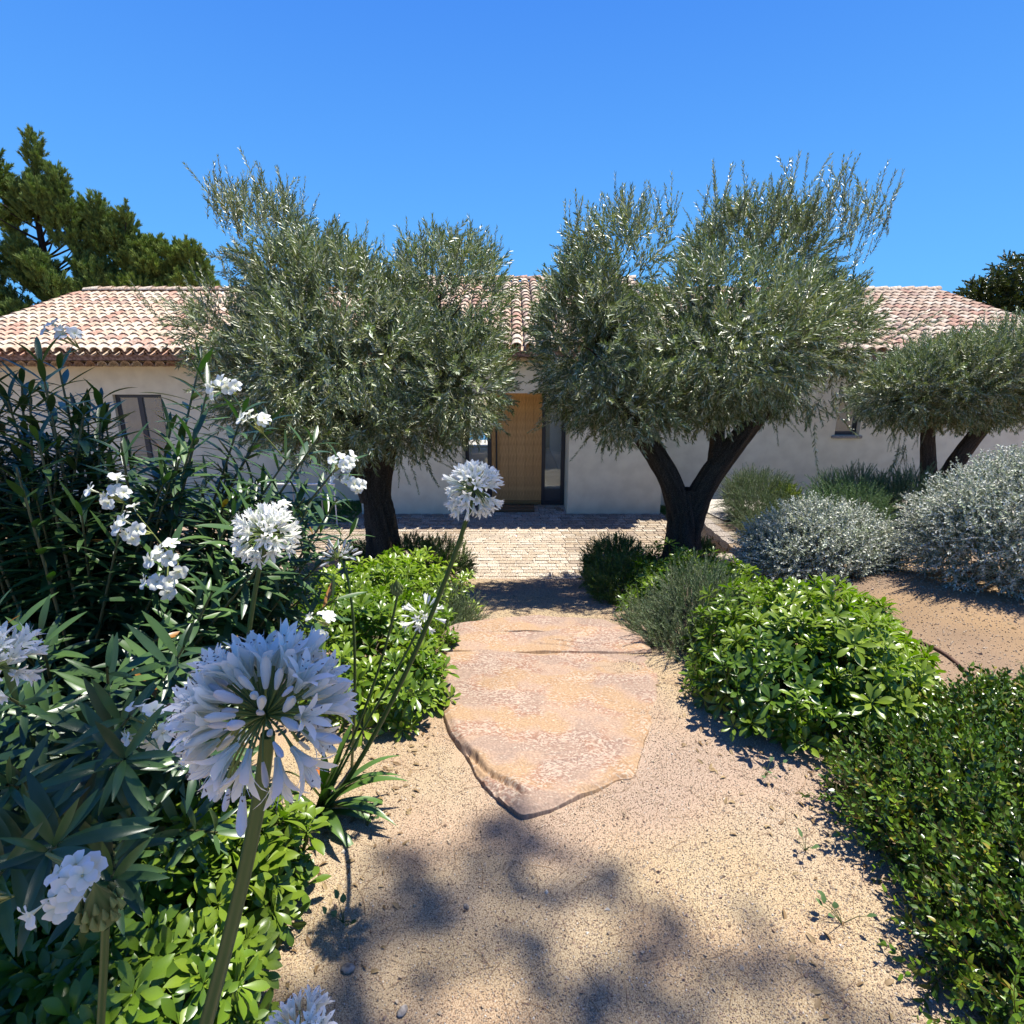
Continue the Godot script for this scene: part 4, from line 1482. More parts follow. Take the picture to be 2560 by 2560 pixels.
func shrubs() -> void:
	for k in 4: M["rosette%d" % k] = rosette_mesh(k)
	var w := Color(1, 1, 1)
	pittosporum("pittosporum", "bright green glossy round leaved shrub in front of the oleander", [[v3(-1.06, 1.40, -1.12), v3(0.42, 0.33, 0.42)], [v3(-0.85, 1.36, -0.92), v3(0.24, 0.24, 0.36)], [v3(-1.35, 1.4, -0.95), v3(0.4, 0.3, 0.4)], [v3(-0.86, 1.4, -1.28), v3(0.25, 0.26, 0.2)]], 560, 300, w)
	pittosporum("pittosporum", "glossy deep green round leaved shrub beside the pointed slab", [[v3(1.52, 1.40, -2.5), v3(0.5, 0.38, 0.5)], [v3(1.26, 1.4, -2.3), v3(0.35, 0.3, 0.33)], [v3(1.82, 1.38, -2.6), v3(0.32, 0.32, 0.4)]], 560, 300, Color(0.95, 0.95, 0.85))
	pittosporum("pittosporum", "long lime green shrub mound along the edge of the slab", [[v3(-0.83, 1.36, -2.6), v3(0.46, 0.40, 0.5)], [v3(-0.58, 1.34, -2.35), v3(0.28, 0.3, 0.32)], [v3(-0.95, 1.2, -3.4), v3(0.5, 0.42, 0.5)], [v3(-0.92, 1.0, -4.1), v3(0.52, 0.4, 0.5)]], 760, 300, Color(1.08, 1.08, 0.95))
	pittosporum("pittosporum", "lime green shrub behind the rosemary below the forked olive", [[v3(1.7, 0.98, -4.3), v3(0.5, 0.36, 0.45)], [v3(1.35, 0.95, -4.2), v3(0.35, 0.32, 0.35)], [v3(1.55, 0.9, -4.9), v3(0.4, 0.3, 0.4)]], 480, 0, Color(1.1, 1.08, 0.9))
	var pg := "small clipped shrubs where the path meets the paving"
	var small := [twig_mesh(0.13, 0.012, 0.03, 0.012, 0.8, 3, [Color(1, 1, 1), Color(0.8, 0.85, 0.8), Color(1.25, 1.2, 1)], Color(0.5, 0.45, 0.3), 0.0016, 1, 2, 0.2), twig_mesh(0.12, 0.012, 0.028, 0.011, 0.9, 3, [Color(1, 1, 1), Color(0.75, 0.8, 0.8), Color(1.2, 1.2, 1)], Color(0.5, 0.45, 0.3), 0.0016, 1, 2, -0.2)]
	var pcol := [Color(0.15, 0.25, 0.03), Color(0.21, 0.30, 0.04), Color(0.10, 0.19, 0.025)]
	dome("box_shrub", "clipped small leaved shrub at the foot of the leaning olive trunk", [[v3(-0.95, 0.52, -6.45), v3(0.42, 0.32, 0.4)], [v3(-1.25, 0.5, -6.55), v3(0.35, 0.36, 0.4)], [v3(-2.0, 0.45, -6.9), v3(0.25, 0.25, 0.25)]], 700, small, M.leaf_hedge, pcol, 0.6, pg)
	dome("box_shrub", "clipped small leaved shrub beside the forked olive trunk", [[v3(1.35, 0.5, -6.5), v3(0.42, 0.38, 0.42)], [v3(1.15, 0.42, -6.3), v3(0.3, 0.26, 0.3)], [v3(2.5, 0.45, -6.9), v3(0.2, 0.25, 0.2)]], 700, small, M.leaf_hedge, pcol, 0.6, pg)
	dome("box_shrub", "low yellow green shrub on the slope above the paving", [[v3(1.2, 0.72, -5.3), v3(0.4, 0.26, 0.5)]], 420, small, M.leaf_hedge, [Color(0.15, 0.23, 0.03), Color(0.2, 0.27, 0.035)], 0.6)
	# small leaved hedge in the foreground
	var hc := [Color(0.075, 0.145, 0.02), Color(0.095, 0.175, 0.024), Color(0.13, 0.21, 0.028), Color(0.06, 0.12, 0.018), Color(0.10, 0.16, 0.03), Color(0.16, 0.15, 0.04)]
	var ht := []
	for k in 3: ht.append(twig_mesh(0.17, 0.018, 0.032, 0.016, 0.95, 2, hc, Color(0.14, 0.07, 0.04), 0.0013, 2, 3, rf(-0.3, 0.3)))
	var hb := [[v3(1.77, 1.4, -1.5), v3(0.58, 0.25, 0.5)], [v3(1.66, 1.39, -1.0), v3(0.54, 0.25, 0.45)], [v3(2.15, 1.4, -1.8), v3(0.5, 0.23, 0.4)], [v3(2.0, 1.38, -0.6), v3(0.6, 0.28, 0.4)]]
	var hedge := dome("hedge", "dense dark green hedge of tiny pointed leaves along the path", hb, 2600, ht, M.leaf_hedge, [Color(1.25, 1.3, 1.1), Color(1.0, 1.05, 0.95), Color(1.7, 1.65, 1.1), Color(2.2, 1.9, 1.0), Color(0.85, 0.95, 0.9)], 0.45)
	# silvery shrubs
	var sc := [Color(0.52, 0.54, 0.44), Color(0.42, 0.45, 0.34), Color(0.70, 0.70, 0.60), Color(0.15, 0.19, 0.10), Color(0.27, 0.31, 0.2)]
	var st := []
	for k in 3: st.append(twig_mesh(0.22, 0.02, 0.03, 0.017, 1.0, 2, sc, Color(0.74, 0.72, 0.64), 0.0026, 2, 1, rf(-0.5, 0.5)))
	var sg := "silver leaved germander shrubs"
	var one := [Color(1, 1, 1), Color(0.9, 0.95, 0.93), Color(1.1, 1.1, 1.08)]
	dome("silver_shrub", "large silver grey shrub overhanging the bare soil", [[v3(4.0, 1.68, -4.0), v3(0.70, 0.52, 0.7)], [v3(4.5, 1.75, -4.2), v3(0.7, 0.56, 0.7)], [v3(3.68, 1.6, -4.0), v3(0.42, 0.38, 0.45)]], 2600, st, M.leaf_silver, one, 0.35, sg)
	dome("silver_shrub", "smaller silver grey shrub next to the retaining wall", [[v3(2.95, 1.18, -4.9), v3(0.56, 0.40, 0.5)], [v3(2.65, 1.1, -5.0), v3(0.36, 0.32, 0.4)], [v3(3.2, 1.2, -5.0), v3(0.36, 0.36, 0.45)]], 1900, st, M.leaf_silver, one, 0.35, sg)
	# rosemary and lavender-like cushions
	var rc := [Color(0.17, 0.23, 0.10), Color(0.22, 0.28, 0.14), Color(0.13, 0.19, 0.08), Color(0.30, 0.36, 0.22)]
	var rt := []
	for k in 3: rt.append(twig_mesh(0.2, 0.008, 0.023, 0.0034, 0.75, 3, rc, Color(0.2, 0.18, 0.12), 0.0016, 0, 1, rf(-0.4, 0.4)))
	var rw := [Color(1, 1, 1), Color(0.85, 0.95, 0.9), Color(1.15, 1.1, 1.0)]
	var rg := "rosemary cushions along the path"
	dome("rosemary", "grey green rosemary spilling over the edge of the slab", [[v3(1.08, 1.26, -2.95), v3(0.27, 0.24, 0.36)], [v3(0.98, 1.2, -2.6), v3(0.16, 0.17, 0.2)], [v3(1.2, 1.38, -3.2), v3(0.25, 0.26, 0.25)], [v3(1.05, 1.1, -3.5), v3(0.26, 0.2, 0.25)]], 620, rt, M.leaf_soft, rw, 0.7, rg)
	dome("rosemary", "small green rosemary under the lime green mound", [[v3(-0.55, 1.0, -3.75), v3(0.3, 0.22, 0.35)], [v3(-0.52, 1.12, -3.2), v3(0.14, 0.14, 0.25)]], 330, rt, M.leaf_soft, rw, 0.7, rg)
	dome("rosemary", "rosemary cushion trailing over the stone retaining wall", [[v3(3.95, 0.68, -8.3), v3(0.5, 0.3, 0.5)], [v3(3.75, 0.6, -7.5), v3(0.42, 0.24, 0.5)], [v3(4.1, 0.85, -8.9), v3(0.5, 0.32, 0.4)], [v3(3.6, 0.5, -6.8), v3(0.3, 0.22, 0.4)]], 1300, rt, M.leaf_soft, rw, 0.7, rg, 1.3)
	dome("rosemary", "blue green bushy cushion before the shaded house wall", [[v3(5.4, 0.85, -8.4), v3(0.6, 0.4, 0.5)], [v3(6.1, 0.9, -8.2), v3(0.5, 0.38, 0.5)], [v3(5.0, 0.8, -7.8), v3(0.5, 0.36, 0.5)]], 1300, rt, M.leaf_soft, [Color(0.85, 1.1, 0.95), Color(1.0, 1.2, 1.0)], 0.8, rg, 1.5)
	dome("euphorbia", "small yellow green cushion between two rosemary plants", [[v3(4.45, 0.78, -8.7), v3(0.28, 0.26, 0.25)]], 170, small, M.leaf_hedge, [Color(0.3, 0.36, 0.04), Color(0.24, 0.32, 0.04)], 0.8, "", 1.3)

# ---------------------------------------------------------------- oleanders
func petal_flower() -> ArrayMesh:
	var b := MB.new()
	var cw := Color(0.82, 0.83, 0.80)
	b.tube([Vector3(0, -0.022, 0), Vector3(0, -0.008, 0), Vector3(0, 0.002, 0)], [0.0015, 0.003, 0.0055], 6, Color(0.72, 0.74, 0.55))
	for i in 5:
		var a := TAU * i / 5 + rf(-0.08, 0.08)
		var o := Vector3(cos(a), 0, sin(a))
		var s := Vector3(-sin(a), 0.35, cos(a)).normalized()
		var P := []
		var S := []
		var W := []
		for k in 6:
			var f := k / 5.0
			P.append(o * (0.003 + 0.022 * f) + Vector3(0, 0.005 * sin(f * 2.6) + 0.001, 0) + s * 0.004 * f)
			S.append(s)
			W.append(0.0022 + 0.0095 * pow(sin(PI * clampf(f * 0.78 + 0.06, 0, 1)), 1.0))
		b.ribbon(P, S, W, 0.1, Color(0.80, 0.80, 0.62), cw)
	b.tube([Vector3(0, 0, 0), Vector3(0, 0.006, 0)], [0.0025, 0.001], 5, Color(0.8, 0.78, 0.5))
	return b.mesh()

func oleander(label: String, base: Vector3, shoots: Array, single: int, group: String, flowers: Array) -> void:
	var t := thing("oleander", label, "shrub", base, group)
	var stems := MB.new()
	var leaves := []
	var tips := []
	for s in shoots:
		var tip: Vector3 = s[0] - base
		var root := Vector3(rf(-0.18, 0.18), -0.03, rf(-0.18, 0.18))
		var mid := Vector3(lerpf(root.x, tip.x, 0.35), tip.y * 0.45, lerpf(root.z, tip.z, 0.35))
		var P := bez(root, root.lerp(mid, 0.6) + Vector3(0, 0.1, 0), mid + (tip - mid) * 0.4, tip, 14)
		stems.tube(P, taper(0.011, 0.0028, 14), 6, Color(0.11, 0.12, 0.05))
		tips.append([tip, (P[14] - P[12]).normalized()])
		var lens := 0.0
		for i in 14: lens += P[i].distance_to(P[i + 1])
		var leafy: float = s[1]
		var d := 0.0
		var node := 0
		var acc := 0.0
		for i in 14:
			var seg: float = P[i].distance_to(P[i + 1])
			while d < acc + seg:
				var f := (d - acc) / seg
				if lens - d < leafy:
					var p: Vector3 = P[i].lerp(P[i + 1], f)
					var tn: Vector3 = (P[i + 1] - P[i]).normalized()
					var u := tn.cross(Vector3(0.1, 0.3, 0.9)).normalized()
					var w := tn.cross(u)
					var close := clampf(1.0 - (lens - d) / 0.12, 0, 1)
					for q in 3:
						var a := node * 1.05 + TAU * q / 3 + rf(-0.2, 0.2)
						var g := lerpf(rf(1.0, 1.5), rf(0.35, 0.7), close)
						var dd := tn * cos(g) + (u * cos(a) + w * sin(a)) * sin(g)
						var L := rf(0.10, 0.165) * lerpf(1.0, 0.7, close)
						leaves.append([Transform3D(toward(dd, tn + Vector3(0, 0.6, 0)).scaled_local(Vector3.ONE * L), p), (p + base).distance_to(EYE)])
					node += 1
				d += rf(0.032, 0.05)
			acc += seg
	part("stem", stems.mesh(), M.green_stem, t)
	leaves.sort_custom(func(a, c): return a[1] < c[1])
	var rest := [[], [], []]
	var rc := [[], [], []]
	for i in leaves.size():
		var k := rng.randi() % 3
		if i < single:
			part("leaf", M["ole_leaf%d" % k], M["ole%d" % (rng.randi() % 4)], t, leaves[i][0])
		else:
			rest[k].append(leaves[i][0])
			var g := rf(0.0, 1.0)
			rc[k].append(Color(0.035, 0.075, 0.03).lerp(Color(0.085, 0.16, 0.04), g) if rng.randf() > 0.012 else Color(0.3, 0.14, 0.03))
	for k in 3: multi("foliage", M["ole_leaf%d" % k], M.leaf_oleander, t, rest[k], rc[k])
	# flower clusters
	var ped := MB.new()
	for f in flowers:
		var c: Vector3
		var ax: Vector3
		if f is int:
			c = tips[f][0] + tips[f][1] * 0.05
			ax = tips[f][1]
		else:
			c = f - base
			ax = Vector3(rf(-0.4, 0.4), 0.6, 0.7).normalized()
			var near: Vector3 = tips[0][0]
			for q in tips:
				if q[0].distance_to(c) < near.distance_to(c): near = q[0]
			ped.tube(bez(near, near.lerp(c, 0.4), near.lerp(c, 0.7) - ax * 0.02, c - ax * 0.03, 5), taper(0.003, 0.0016, 5), 5, Color(0.22, 0.26, 0.08))
		for k in 6:
			var d := (ax + rdir() * 1.1 + Vector3(0, 0.1, 0.25)).normalized()
			var p := c + d * rf(0.028, 0.068)
			ped.tube([c - ax * 0.03, p - d * 0.02], [0.0015, 0.0012], 4, Color(0.3, 0.34, 0.1))
			part("flower", M["ole_flower%d" % (k % 3)], M.petal, t, Transform3D((toward(d) * Basis(Vector3.UP, rf(0, TAU))).scaled_local(Vector3.ONE * rf(0.65, 0.9)), p))
		for k in 4:
			var d := (ax * 1.5 + rdir() * 0.8).normalized()
			ped.tube([c - ax * 0.02, c + d * 0.022, c + d * 0.036], [0.001, 0.0026, 0.0006], 5, Color(0.6, 0.6, 0.25))
	if ped.v.size(): part("flower_stalk", ped.mesh(), M.green_stem, t).set_meta("kind", "stuff")

func oleanders() -> void:
	for k in 3:
		var b := MB.new()
		b.leaf(Transform3D.IDENTITY, 1.0, rf(0.14, 0.17), [0.35, 0.7, 0.05][k], rf(0.15, 0.35), 7, 0, Color(1, 1, 1), 0.75)
		M["ole_leaf%d" % k] = b.mesh()
		M["ole_flower%d" % k] = petal_flower()
	var sh := []
	# tall stems against the roof, then the body, then shoots leaning over the path
	for p in [[-1.95, 3.02, -1.7], [-1.7, 3.12, -1.75], [-2.1, 2.85, -1.9], [-1.45, 3.0, -1.8], [-1.3, 2.82, -1.7], [-1.65, 2.78, -1.6], [-1.1, 2.95, -1.95], [-0.95, 2.78, -1.9], [-1.5, 2.6, -1.5], [-1.2, 2.55, -1.45], [-1.9, 2.6, -1.5], [-2.2, 2.6, -1.7],
			[-0.85, 2.55, -1.75], [-0.62, 2.72, -1.85], [-0.55, 2.66, -1.75], [-0.7, 2.5, -1.7], [-0.6, 2.4, -1.85], [-1.0, 2.4, -1.5], [-0.95, 2.28, -1.35], [-1.3, 2.35, -1.25], [-1.6, 2.4, -1.3], [-0.75, 2.2, -1.65], [-0.68, 2.12, -1.5],
			[-1.05, 2.1, -1.15], [-0.78, 2.26, -1.0], [-1.35, 2.15, -1.1], [-0.8, 2.0, -1.3], [-1.15, 1.95, -1.2], [-1.0, 2.6, -1.6], [-1.35, 2.75, -1.5], [-0.8, 2.38, -1.55], [-1.75, 2.2, -1.25], [-1.5, 2.0, -1.05], [-0.98, 1.85, -1.0], [-0.72, 1.86, -1.32], [-0.55, 2.2, -1.72], [-1.85, 2.85, -1.55], [-2.25, 2.75, -1.55], [-1.5, 2.85, -1.62], [-1.1, 2.72, -1.55]]:
		sh.append([v3(p[0], p[1], p[2]) + rdir() * 0.04, rf(0.5, 0.75)])
	for i in 36:
		sh.append([v3(rf(-2.5, -1.1), rf(2.35, 2.85), rf(-1.9, -1.35)), rf(0.8, 1.0)])
	for i in 34:
		var x := rf(-2.5, -1.25)
		sh.append([v3(x, rf(2.55, 3.05), rf(-2.0, -1.5)), rf(0.8, 1.1)])
	for i in 24:
		sh.append([v3(rf(-1.6, -0.85), rf(2.5, 2.9), rf(-2.05, -1.6)), rf(0.7, 1.0)])
	for i in 14:
		sh.append([v3(rf(-1.2, -0.72), rf(2.0, 2.3), rf(-1.2, -0.8)), rf(0.4, 0.6)])
	sh.append([v3(-0.72, 2.22, -0.68), 0.5])
	sh.append([v3(-0.80, 2.18, -0.66), 0.5])
	for i in 26:
		var x := rf(-1.15, -0.62)
		sh.append([v3(x, rf(2.05, 2.62 - 0.15 * (x + 1.15)), rf(-1.95, -1.45)), rf(0.45, 0.7)])
	for i in 70:
		var x := rf(-2.4, -0.68)
		var z := rf(-2.2, -1.05)
		var top := minf(2.95 - 0.28 * maxf(0.0, x + 1.7), 2.2 + (-z - 1.0) * 0.9)
		sh.append([v3(x, rf(1.75, top), z), rf(0.45, 0.75)])
	oleander("large dark oleander with white flower clusters beside the path", v3(-1.45, gy(-1.45, -1.65), -1.65), sh, 300, "white flowering oleanders", [v3(-0.86, 2.88, -1.72), v3(-0.78, 2.76, -1.7), v3(-1.08, 2.6, -1.45), v3(-1.0, 2.52, -1.42), v3(-0.92, 2.44, -1.4), v3(-0.52, 2.66, -1.6), v3(-0.48, 2.6, -1.62), v3(-0.75, 2.22, -0.98), v3(-1.72, 2.92, -1.6), v3(-1.35, 3.02, -1.75), v3(-1.5, 2.7, -1.5), v3(-0.6, 2.15, -1.6), v3(-0.72, 2.02, -1.25), v3(-1.62, 2.55, -1.35), v3(-0.66, 2.52, -1.5), v3(-0.95, 2.38, -1.38), v3(-0.61, 2.25, -0.62), v3(-0.64, 2.21, -0.64), v3(-0.75, 2.2, -0.62)])
	sh = []
	for i in 26:
		var a := rf(0, TAU)
		var r := rf(0.1, 0.75)
		sh.append([v3(-3.1 + cos(a) * r, rf(1.7, 2.15) - r * 0.3, -3.7 + sin(a) * r), rf(0.5, 0.8)])
	oleander("sunlit paler oleander behind the large dark one", v3(-3.1, gy(-3.1, -3.7), -3.7), sh, 0, "white flowering oleanders", [1, 4, 7, 10, 13])
	sh = []
	for i in 24:
		var a := rf(0, TAU)
		var r := rf(0.1, 0.7)
		sh.append([v3(-2.0 + cos(a) * r, rf(1.5, 1.85) - r * 0.3, -3.3 + sin(a) * r), rf(0.5, 0.8)])
	oleander("low sunlit oleander between the dark one and the lime green mound", v3(-2.0, gy(-2.0, -3.3), -3.3), sh, 0, "white flowering oleanders", [2, 5, 9])

# ---------------------------------------------------------------- agapanthus
func floret(open: float) -> ArrayMesh:
	# six tepals round a tube, axis +y, one unit long
	var b := MB.new()
	for i in 6:
		var a := TAU * i / 6 + rf(-0.05, 0.05)
		var o := Vector3(cos(a), 0, sin(a))
		var s := Vector3(-sin(a), 0, cos(a))
		var P := []
		var S := []
		var W := []
		for k in 7:
			var f := k / 6.0
			var r := 0.035 + 0.06 * f + open * pow(f, 2.2)
			var y := f - open * 0.45 * pow(f, 3.0)
			P.append(o * r + Vector3(0, y, 0) + s * rf(-0.012, 0.012) * f)
			S.append(-s)
			W.append(0.045 + 0.075 * pow(sin(PI * clampf(f * 0.92 + 0.05, 0, 1)), 0.8) * (0.6 if i % 2 else 0.75) * (0.4 + f))
		W[6] = 0.012
		b.ribbon(P, S, W, -0.15, Color(0.70, 0.74, 0.60), Color(0.92, 0.90, 0.84))
	if open > 0.2:
		for i in 5:
			var a := TAU * i / 5 + 0.3
			var o := Vector3(cos(a), 0, sin(a))
			b.tube([Vector3(0, 0.3, 0), o * 0.10 + Vector3(0, 0.7, 0), o * 0.2 + Vector3(0, 0.86, 0)], [0.008, 0.007, 0.006], 4, Color(0.8, 0.8, 0.76))
			b.tube([o * 0.19 + Vector3(0, 0.86, 0), o * 0.24 + Vector3(0, 0.88, 0)], [0.014, 0.012], 4, Color(0.16, 0.13, 0.12))
	return b.mesh()

func umbel(parent: Node3D, c: Vector3, axis: Vector3, R: float, nf: int, nb: int, drop: float, low: float, gap := 2.0) -> void:
	# flowers on stalks from one point; c and axis in the parent's frame
	var ped := MB.new()
	var bs := toward(axis)
	for i in nf + nb:
		var f := (i + 0.5) / (nf + nb)
		var bud := (i * 7919) % (nf + nb) < nb
		var y := lerpf(1.0, low, f) if not bud else lerpf(1.0, low, rng.randf())
		var a := i * 2.39996 + rf(-0.2, 0.2)
		var q := sqrt(maxf(0.0, 1.0 - y * y))
		var d := (bs * Vector3(cos(a) * q, y, sin(a) * q)).normalized()
		if d.dot(Vector3(0.25, 0.62, 0.74)) > gap:
			if rng.randf() < 0.2: continue
			bud = true
		var sag := drop * clampf(0.35 - d.y, 0, 1.2)
		var L := R * rf(0.48, 0.62) * (0.9 if not bud else rf(0.7, 1.1))
		var p := c + d * L + Vector3(0, -sag * R * 0.25, 0)
		ped.tube(bez(c, c + d * L * 0.4, c + d * L * 0.75, p, 4), [0.0013, 0.0012, 0.0012, 0.0013, 0.0017] if R > 0.07 else [0.0011, 0.001, 0.001, 0.001, 0.0013], 4, Color(0.19, 0.26, 0.07))
		var fd := (d + Vector3(0, -sag * 0.8, 0) + rdir() * 0.3).normalized()
		var sc := R * rf(0.38, 0.58)
		if bud:
			part("bud", M["aga_bud%d" % (i % 2)], M.petal, parent, Transform3D(toward(fd, rdir()).scaled_local(Vector3.ONE * R * rf(0.18, 0.42)), p))
		else:
			var k := 0 if rng.randf() < 0.55 else (1 if rng.randf() < 0.6 else 2)
			part("floret", M["aga_floret%d" % k], M.petal, parent, Transform3D((toward(fd, rdir()) * Basis(Vector3.UP, rf(0, TAU))).scaled_local(Vector3.ONE * sc), p))
	part("flower_stalk", ped.mesh(), M.green_stem, parent).set_meta("kind", "stuff")

func strap_leaf(t: Node3D, root: Vector3, dir: Vector3, L: float, W: float, droop: float) -> void:
	var b := MB.new()
	var P := []
	var S := []
	var Wd := []
	var p := root
	var d := dir.normalized()
	var s := d.cross(Vector3.UP)
	if s.length() < 0.1: s = Vector3.RIGHT
	s = -s.normalized()
	for i in 15:
		var f := i / 14.0
		P.append(p)
		S.append(-s if (-s).cross(d).y > 0 else s)
		Wd.append(W * 0.5 * (0.75 + 0.35 * sin(PI * minf(f * 1.2, 1.0))) * (1.0 if f < 0.7 else maxf(0.05, 1.0 - pow((f - 0.7) / 0.3, 1.8))))
		d = (d + Vector3(0, -droop * (0.02 + 0.13 * f), 0)).normalized()
		p += d * (L / 14.0)
	var g := rf(0.75, 1.25)
	b.ribbon(P, S, Wd, 0.25, Color(0.07 * g, 0.13 * g, 0.028 * g), Color(0.085 * g, 0.165 * g, 0.03 * g))
	part("leaf", b.mesh(), M.strap, t)

func flower_stem(t: Node3D, a: Vector3, b: Vector3, c: Vector3, d: Vector3, r0: float, r1: float) -> MeshInstance3D:
	var m := MB.new()
	m.tube(bez(a - t.position, b - t.position, c - t.position, d - t.position, 18), taper(r0, r1, 18), 10, Color(0.055, 0.115, 0.026), true)
	return part("flower_stem", m.mesh(), M.green_stem, t)

func agapanthus() -> void:
	for k in 3: M["aga_floret%d" % k] = floret([0.42, 0.3, 0.12][k])
	for k in 2:
		var b := MB.new()
		b.tube([Vector3(0, 0, 0), Vector3(0, 0.15, 0), Vector3(0, 0.45, 0), Vector3(0, 0.75, 0), Vector3(0, 0.95, 0), Vector3(0, 1.0, 0)], [0.06, 0.09, 0.13, 0.14, 0.08, 0.01], 8, Color(0.72, 0.75, 0.70) if k == 0 else Color(0.78, 0.78, 0.78))
		M["aga_bud%d" % k] = b.mesh()
	var g := "white agapanthus plants"
	# the big head close to the lens
	var at := v3(-0.66, gy(-0.66, -0.6), -0.6)
	var t := thing("agapanthus", "tall white agapanthus whose large shaded head stands highest over the glossy shrub", "flower", at, g)
	var fs := flower_stem(t, at, v3(-0.56, 1.75, -0.58), v3(-0.32, 2.3, -0.52), v3(-0.257, 2.575, -0.495), 0.0115, 0.0075)
	umbel(fs, v3(-0.256, 2.60, -0.493) - at, v3(0.1, 1, 0.12), 0.092, 78, 42, 1.0, -0.62, 0.8)
	for i in 10:
		var a := rf(0, TAU)
		strap_leaf(t, Vector3(cos(a) * 0.03, 0, sin(a) * 0.03), Vector3(cos(a) * 0.5 - 0.3, 1, sin(a) * 0.5 + 0.2), rf(0.3, 0.42), 0.028, 1.1)
	# head at the very edge of the picture, and one low by the path
	at = v3(-1.0, gy(-1.0, -0.62), -0.62)
	t = thing("agapanthus", "white agapanthus head among the oleander's lowest leaves", "flower", at, g)
	fs = flower_stem(t, at, v3(-0.95, 1.8, -0.65), v3(-0.86, 2.2, -0.72), v3(-0.80, 2.48, -0.75), 0.008, 0.006)
	umbel(fs, v3(-0.80, 2.5, -0.75) - at, v3(0, 1, 0.1), 0.075, 34, 14, 1.0, -0.6)
	at = v3(-0.42, gy(-0.42, -0.55), -0.55)
	t = thing("agapanthus", "short white agapanthus head low over the gravel", "flower", at, g)
	fs = flower_stem(t, at, v3(-0.41, 1.5, -0.56), v3(-0.36, 1.75, -0.6), v3(-0.335, 1.9, -0.62), 0.007, 0.0055)
	umbel(fs, v3(-0.335, 1.915, -0.62) - at, v3(0, 1, 0), 0.07, 22, 8, 0.3, 0.3)
	# unopened bud
	at = v3(-0.78, gy(-0.78, -0.66), -0.66)
	t = thing("agapanthus", "agapanthus with a fat unopened green bud before oleander flowers", "flower", at, g)
	fs = flower_stem(t, at, v3(-0.7, 1.7, -0.6), v3(-0.53, 2.15, -0.52), v3(-0.484, 2.305, -0.5), 0.006, 0.0045)
	spathe(fs, v3(-0.484, 2.305, -0.5) - at, 0.036)
	# clump beside the slab: strap leaves, one tall head, one small head, one bud
	at = v3(-0.72, gy(-0.72, -1.67), -1.67)
	t = thing("agapanthus", "agapanthus clump with broad strap leaves and a tall sunlit white head", "flower", at, g)
	for l in [[0.9, 0.55, 0.35, 0.36, 0.9], [1.0, 0.25, 0.15, 0.34, 1.1], [0.75, 0.35, 0.5, 0.30, 1.2], [0.9, 0.75, -0.1, 0.38, 1.0], [0.6, 1.0, 0.2, 0.36, 0.9], [0.4, 1.1, 0.1, 0.34, 0.8], [0.3, 1.0, 0.4, 0.32, 1.0], [0.7, 0.9, -0.3, 0.36, 1.1], [0.1, 1.0, 0.2, 0.34, 0.8], [-0.2, 1.0, 0.3, 0.34, 1.0], [0.5, 0.7, 0.6, 0.30, 1.3], [0.9, 0.4, -0.2, 0.32, 1.3], [-0.5, 0.8, 0.2, 0.32, 1.2], [0.2, 1.0, -0.4, 0.34, 0.9], [0.55, 0.35, 0.2, 0.3, 1.0], [0.8, 1.0, 0.1, 0.42, 1.0]]:
		strap_leaf(t, Vector3(rf(-0.03, 0.03), 0, rf(-0.03, 0.03)), Vector3(l[0], l[1], l[2]), l[3], rf(0.026, 0.034), l[4])
	fs = flower_stem(t, at + v3(0.02, 0, 0), v3(-0.5, 1.6, -1.65), v3(-0.19, 2.3, -1.5), v3(-0.108, 2.60, -1.452), 0.0095, 0.006)
	umbel(fs, v3(-0.105, 2.625, -1.45) - at, v3(0.05, 1, 0.1), 0.088, 62, 14, 0.8, -0.6)
	fs = flower_stem(t, at + v3(0.01, 0, 0.01), v3(-0.6, 1.6, -1.68), v3(-0.37, 1.95, -1.74), v3(-0.31, 2.10, -1.75), 0.005, 0.004)
	umbel(fs, v3(-0.31, 2.105, -1.75) - at, v3(0, 1, 0.1), 0.085, 13, 8, 0.4, -0.3)
	fs = flower_stem(t, at + v3(-0.01, 0, 0), v3(-0.58, 1.6, -1.67), v3(-0.44, 1.95, -1.69), v3(-0.386, 2.20, -1.7), 0.005, 0.004)
	spathe(fs, v3(-0.386, 2.20, -1.7) - at, 0.034)
	# pale budding head before the paving
	at = v3(-0.66, gy(-0.66, -1.9), -1.9)
	t = thing("agapanthus", "fading agapanthus head of pale narrow buds before the paving", "flower", at, g)
	fs = flower_stem(t, at, v3(-0.58, 1.7, -1.75), v3(-0.52, 2.2, -1.75), v3(-0.60, 2.30, -1.8), 0.006, 0.0045)
	umbel(fs, v3(-0.605, 2.30, -1.8) - at, v3(-0.1, 1, 0.1), 0.085, 0, 44, 0.2, -0.1)
	# head inside the oleander
	at = v3(-0.86, gy(-0.86, -1.35), -1.35)
	t = thing("agapanthus", "white agapanthus head standing among the oleander twigs above the slab", "flower", at, g)
	fs = flower_stem(t, at, v3(-0.82, 1.7, -1.3), v3(-0.7, 2.3, -1.3), v3(-0.622, 2.52, -1.31), 0.008, 0.0055)
	umbel(fs, v3(-0.618, 2.54, -1.31) - at, v3(0, 1, 0.1), 0.088, 50, 16, 1.0, -0.65)

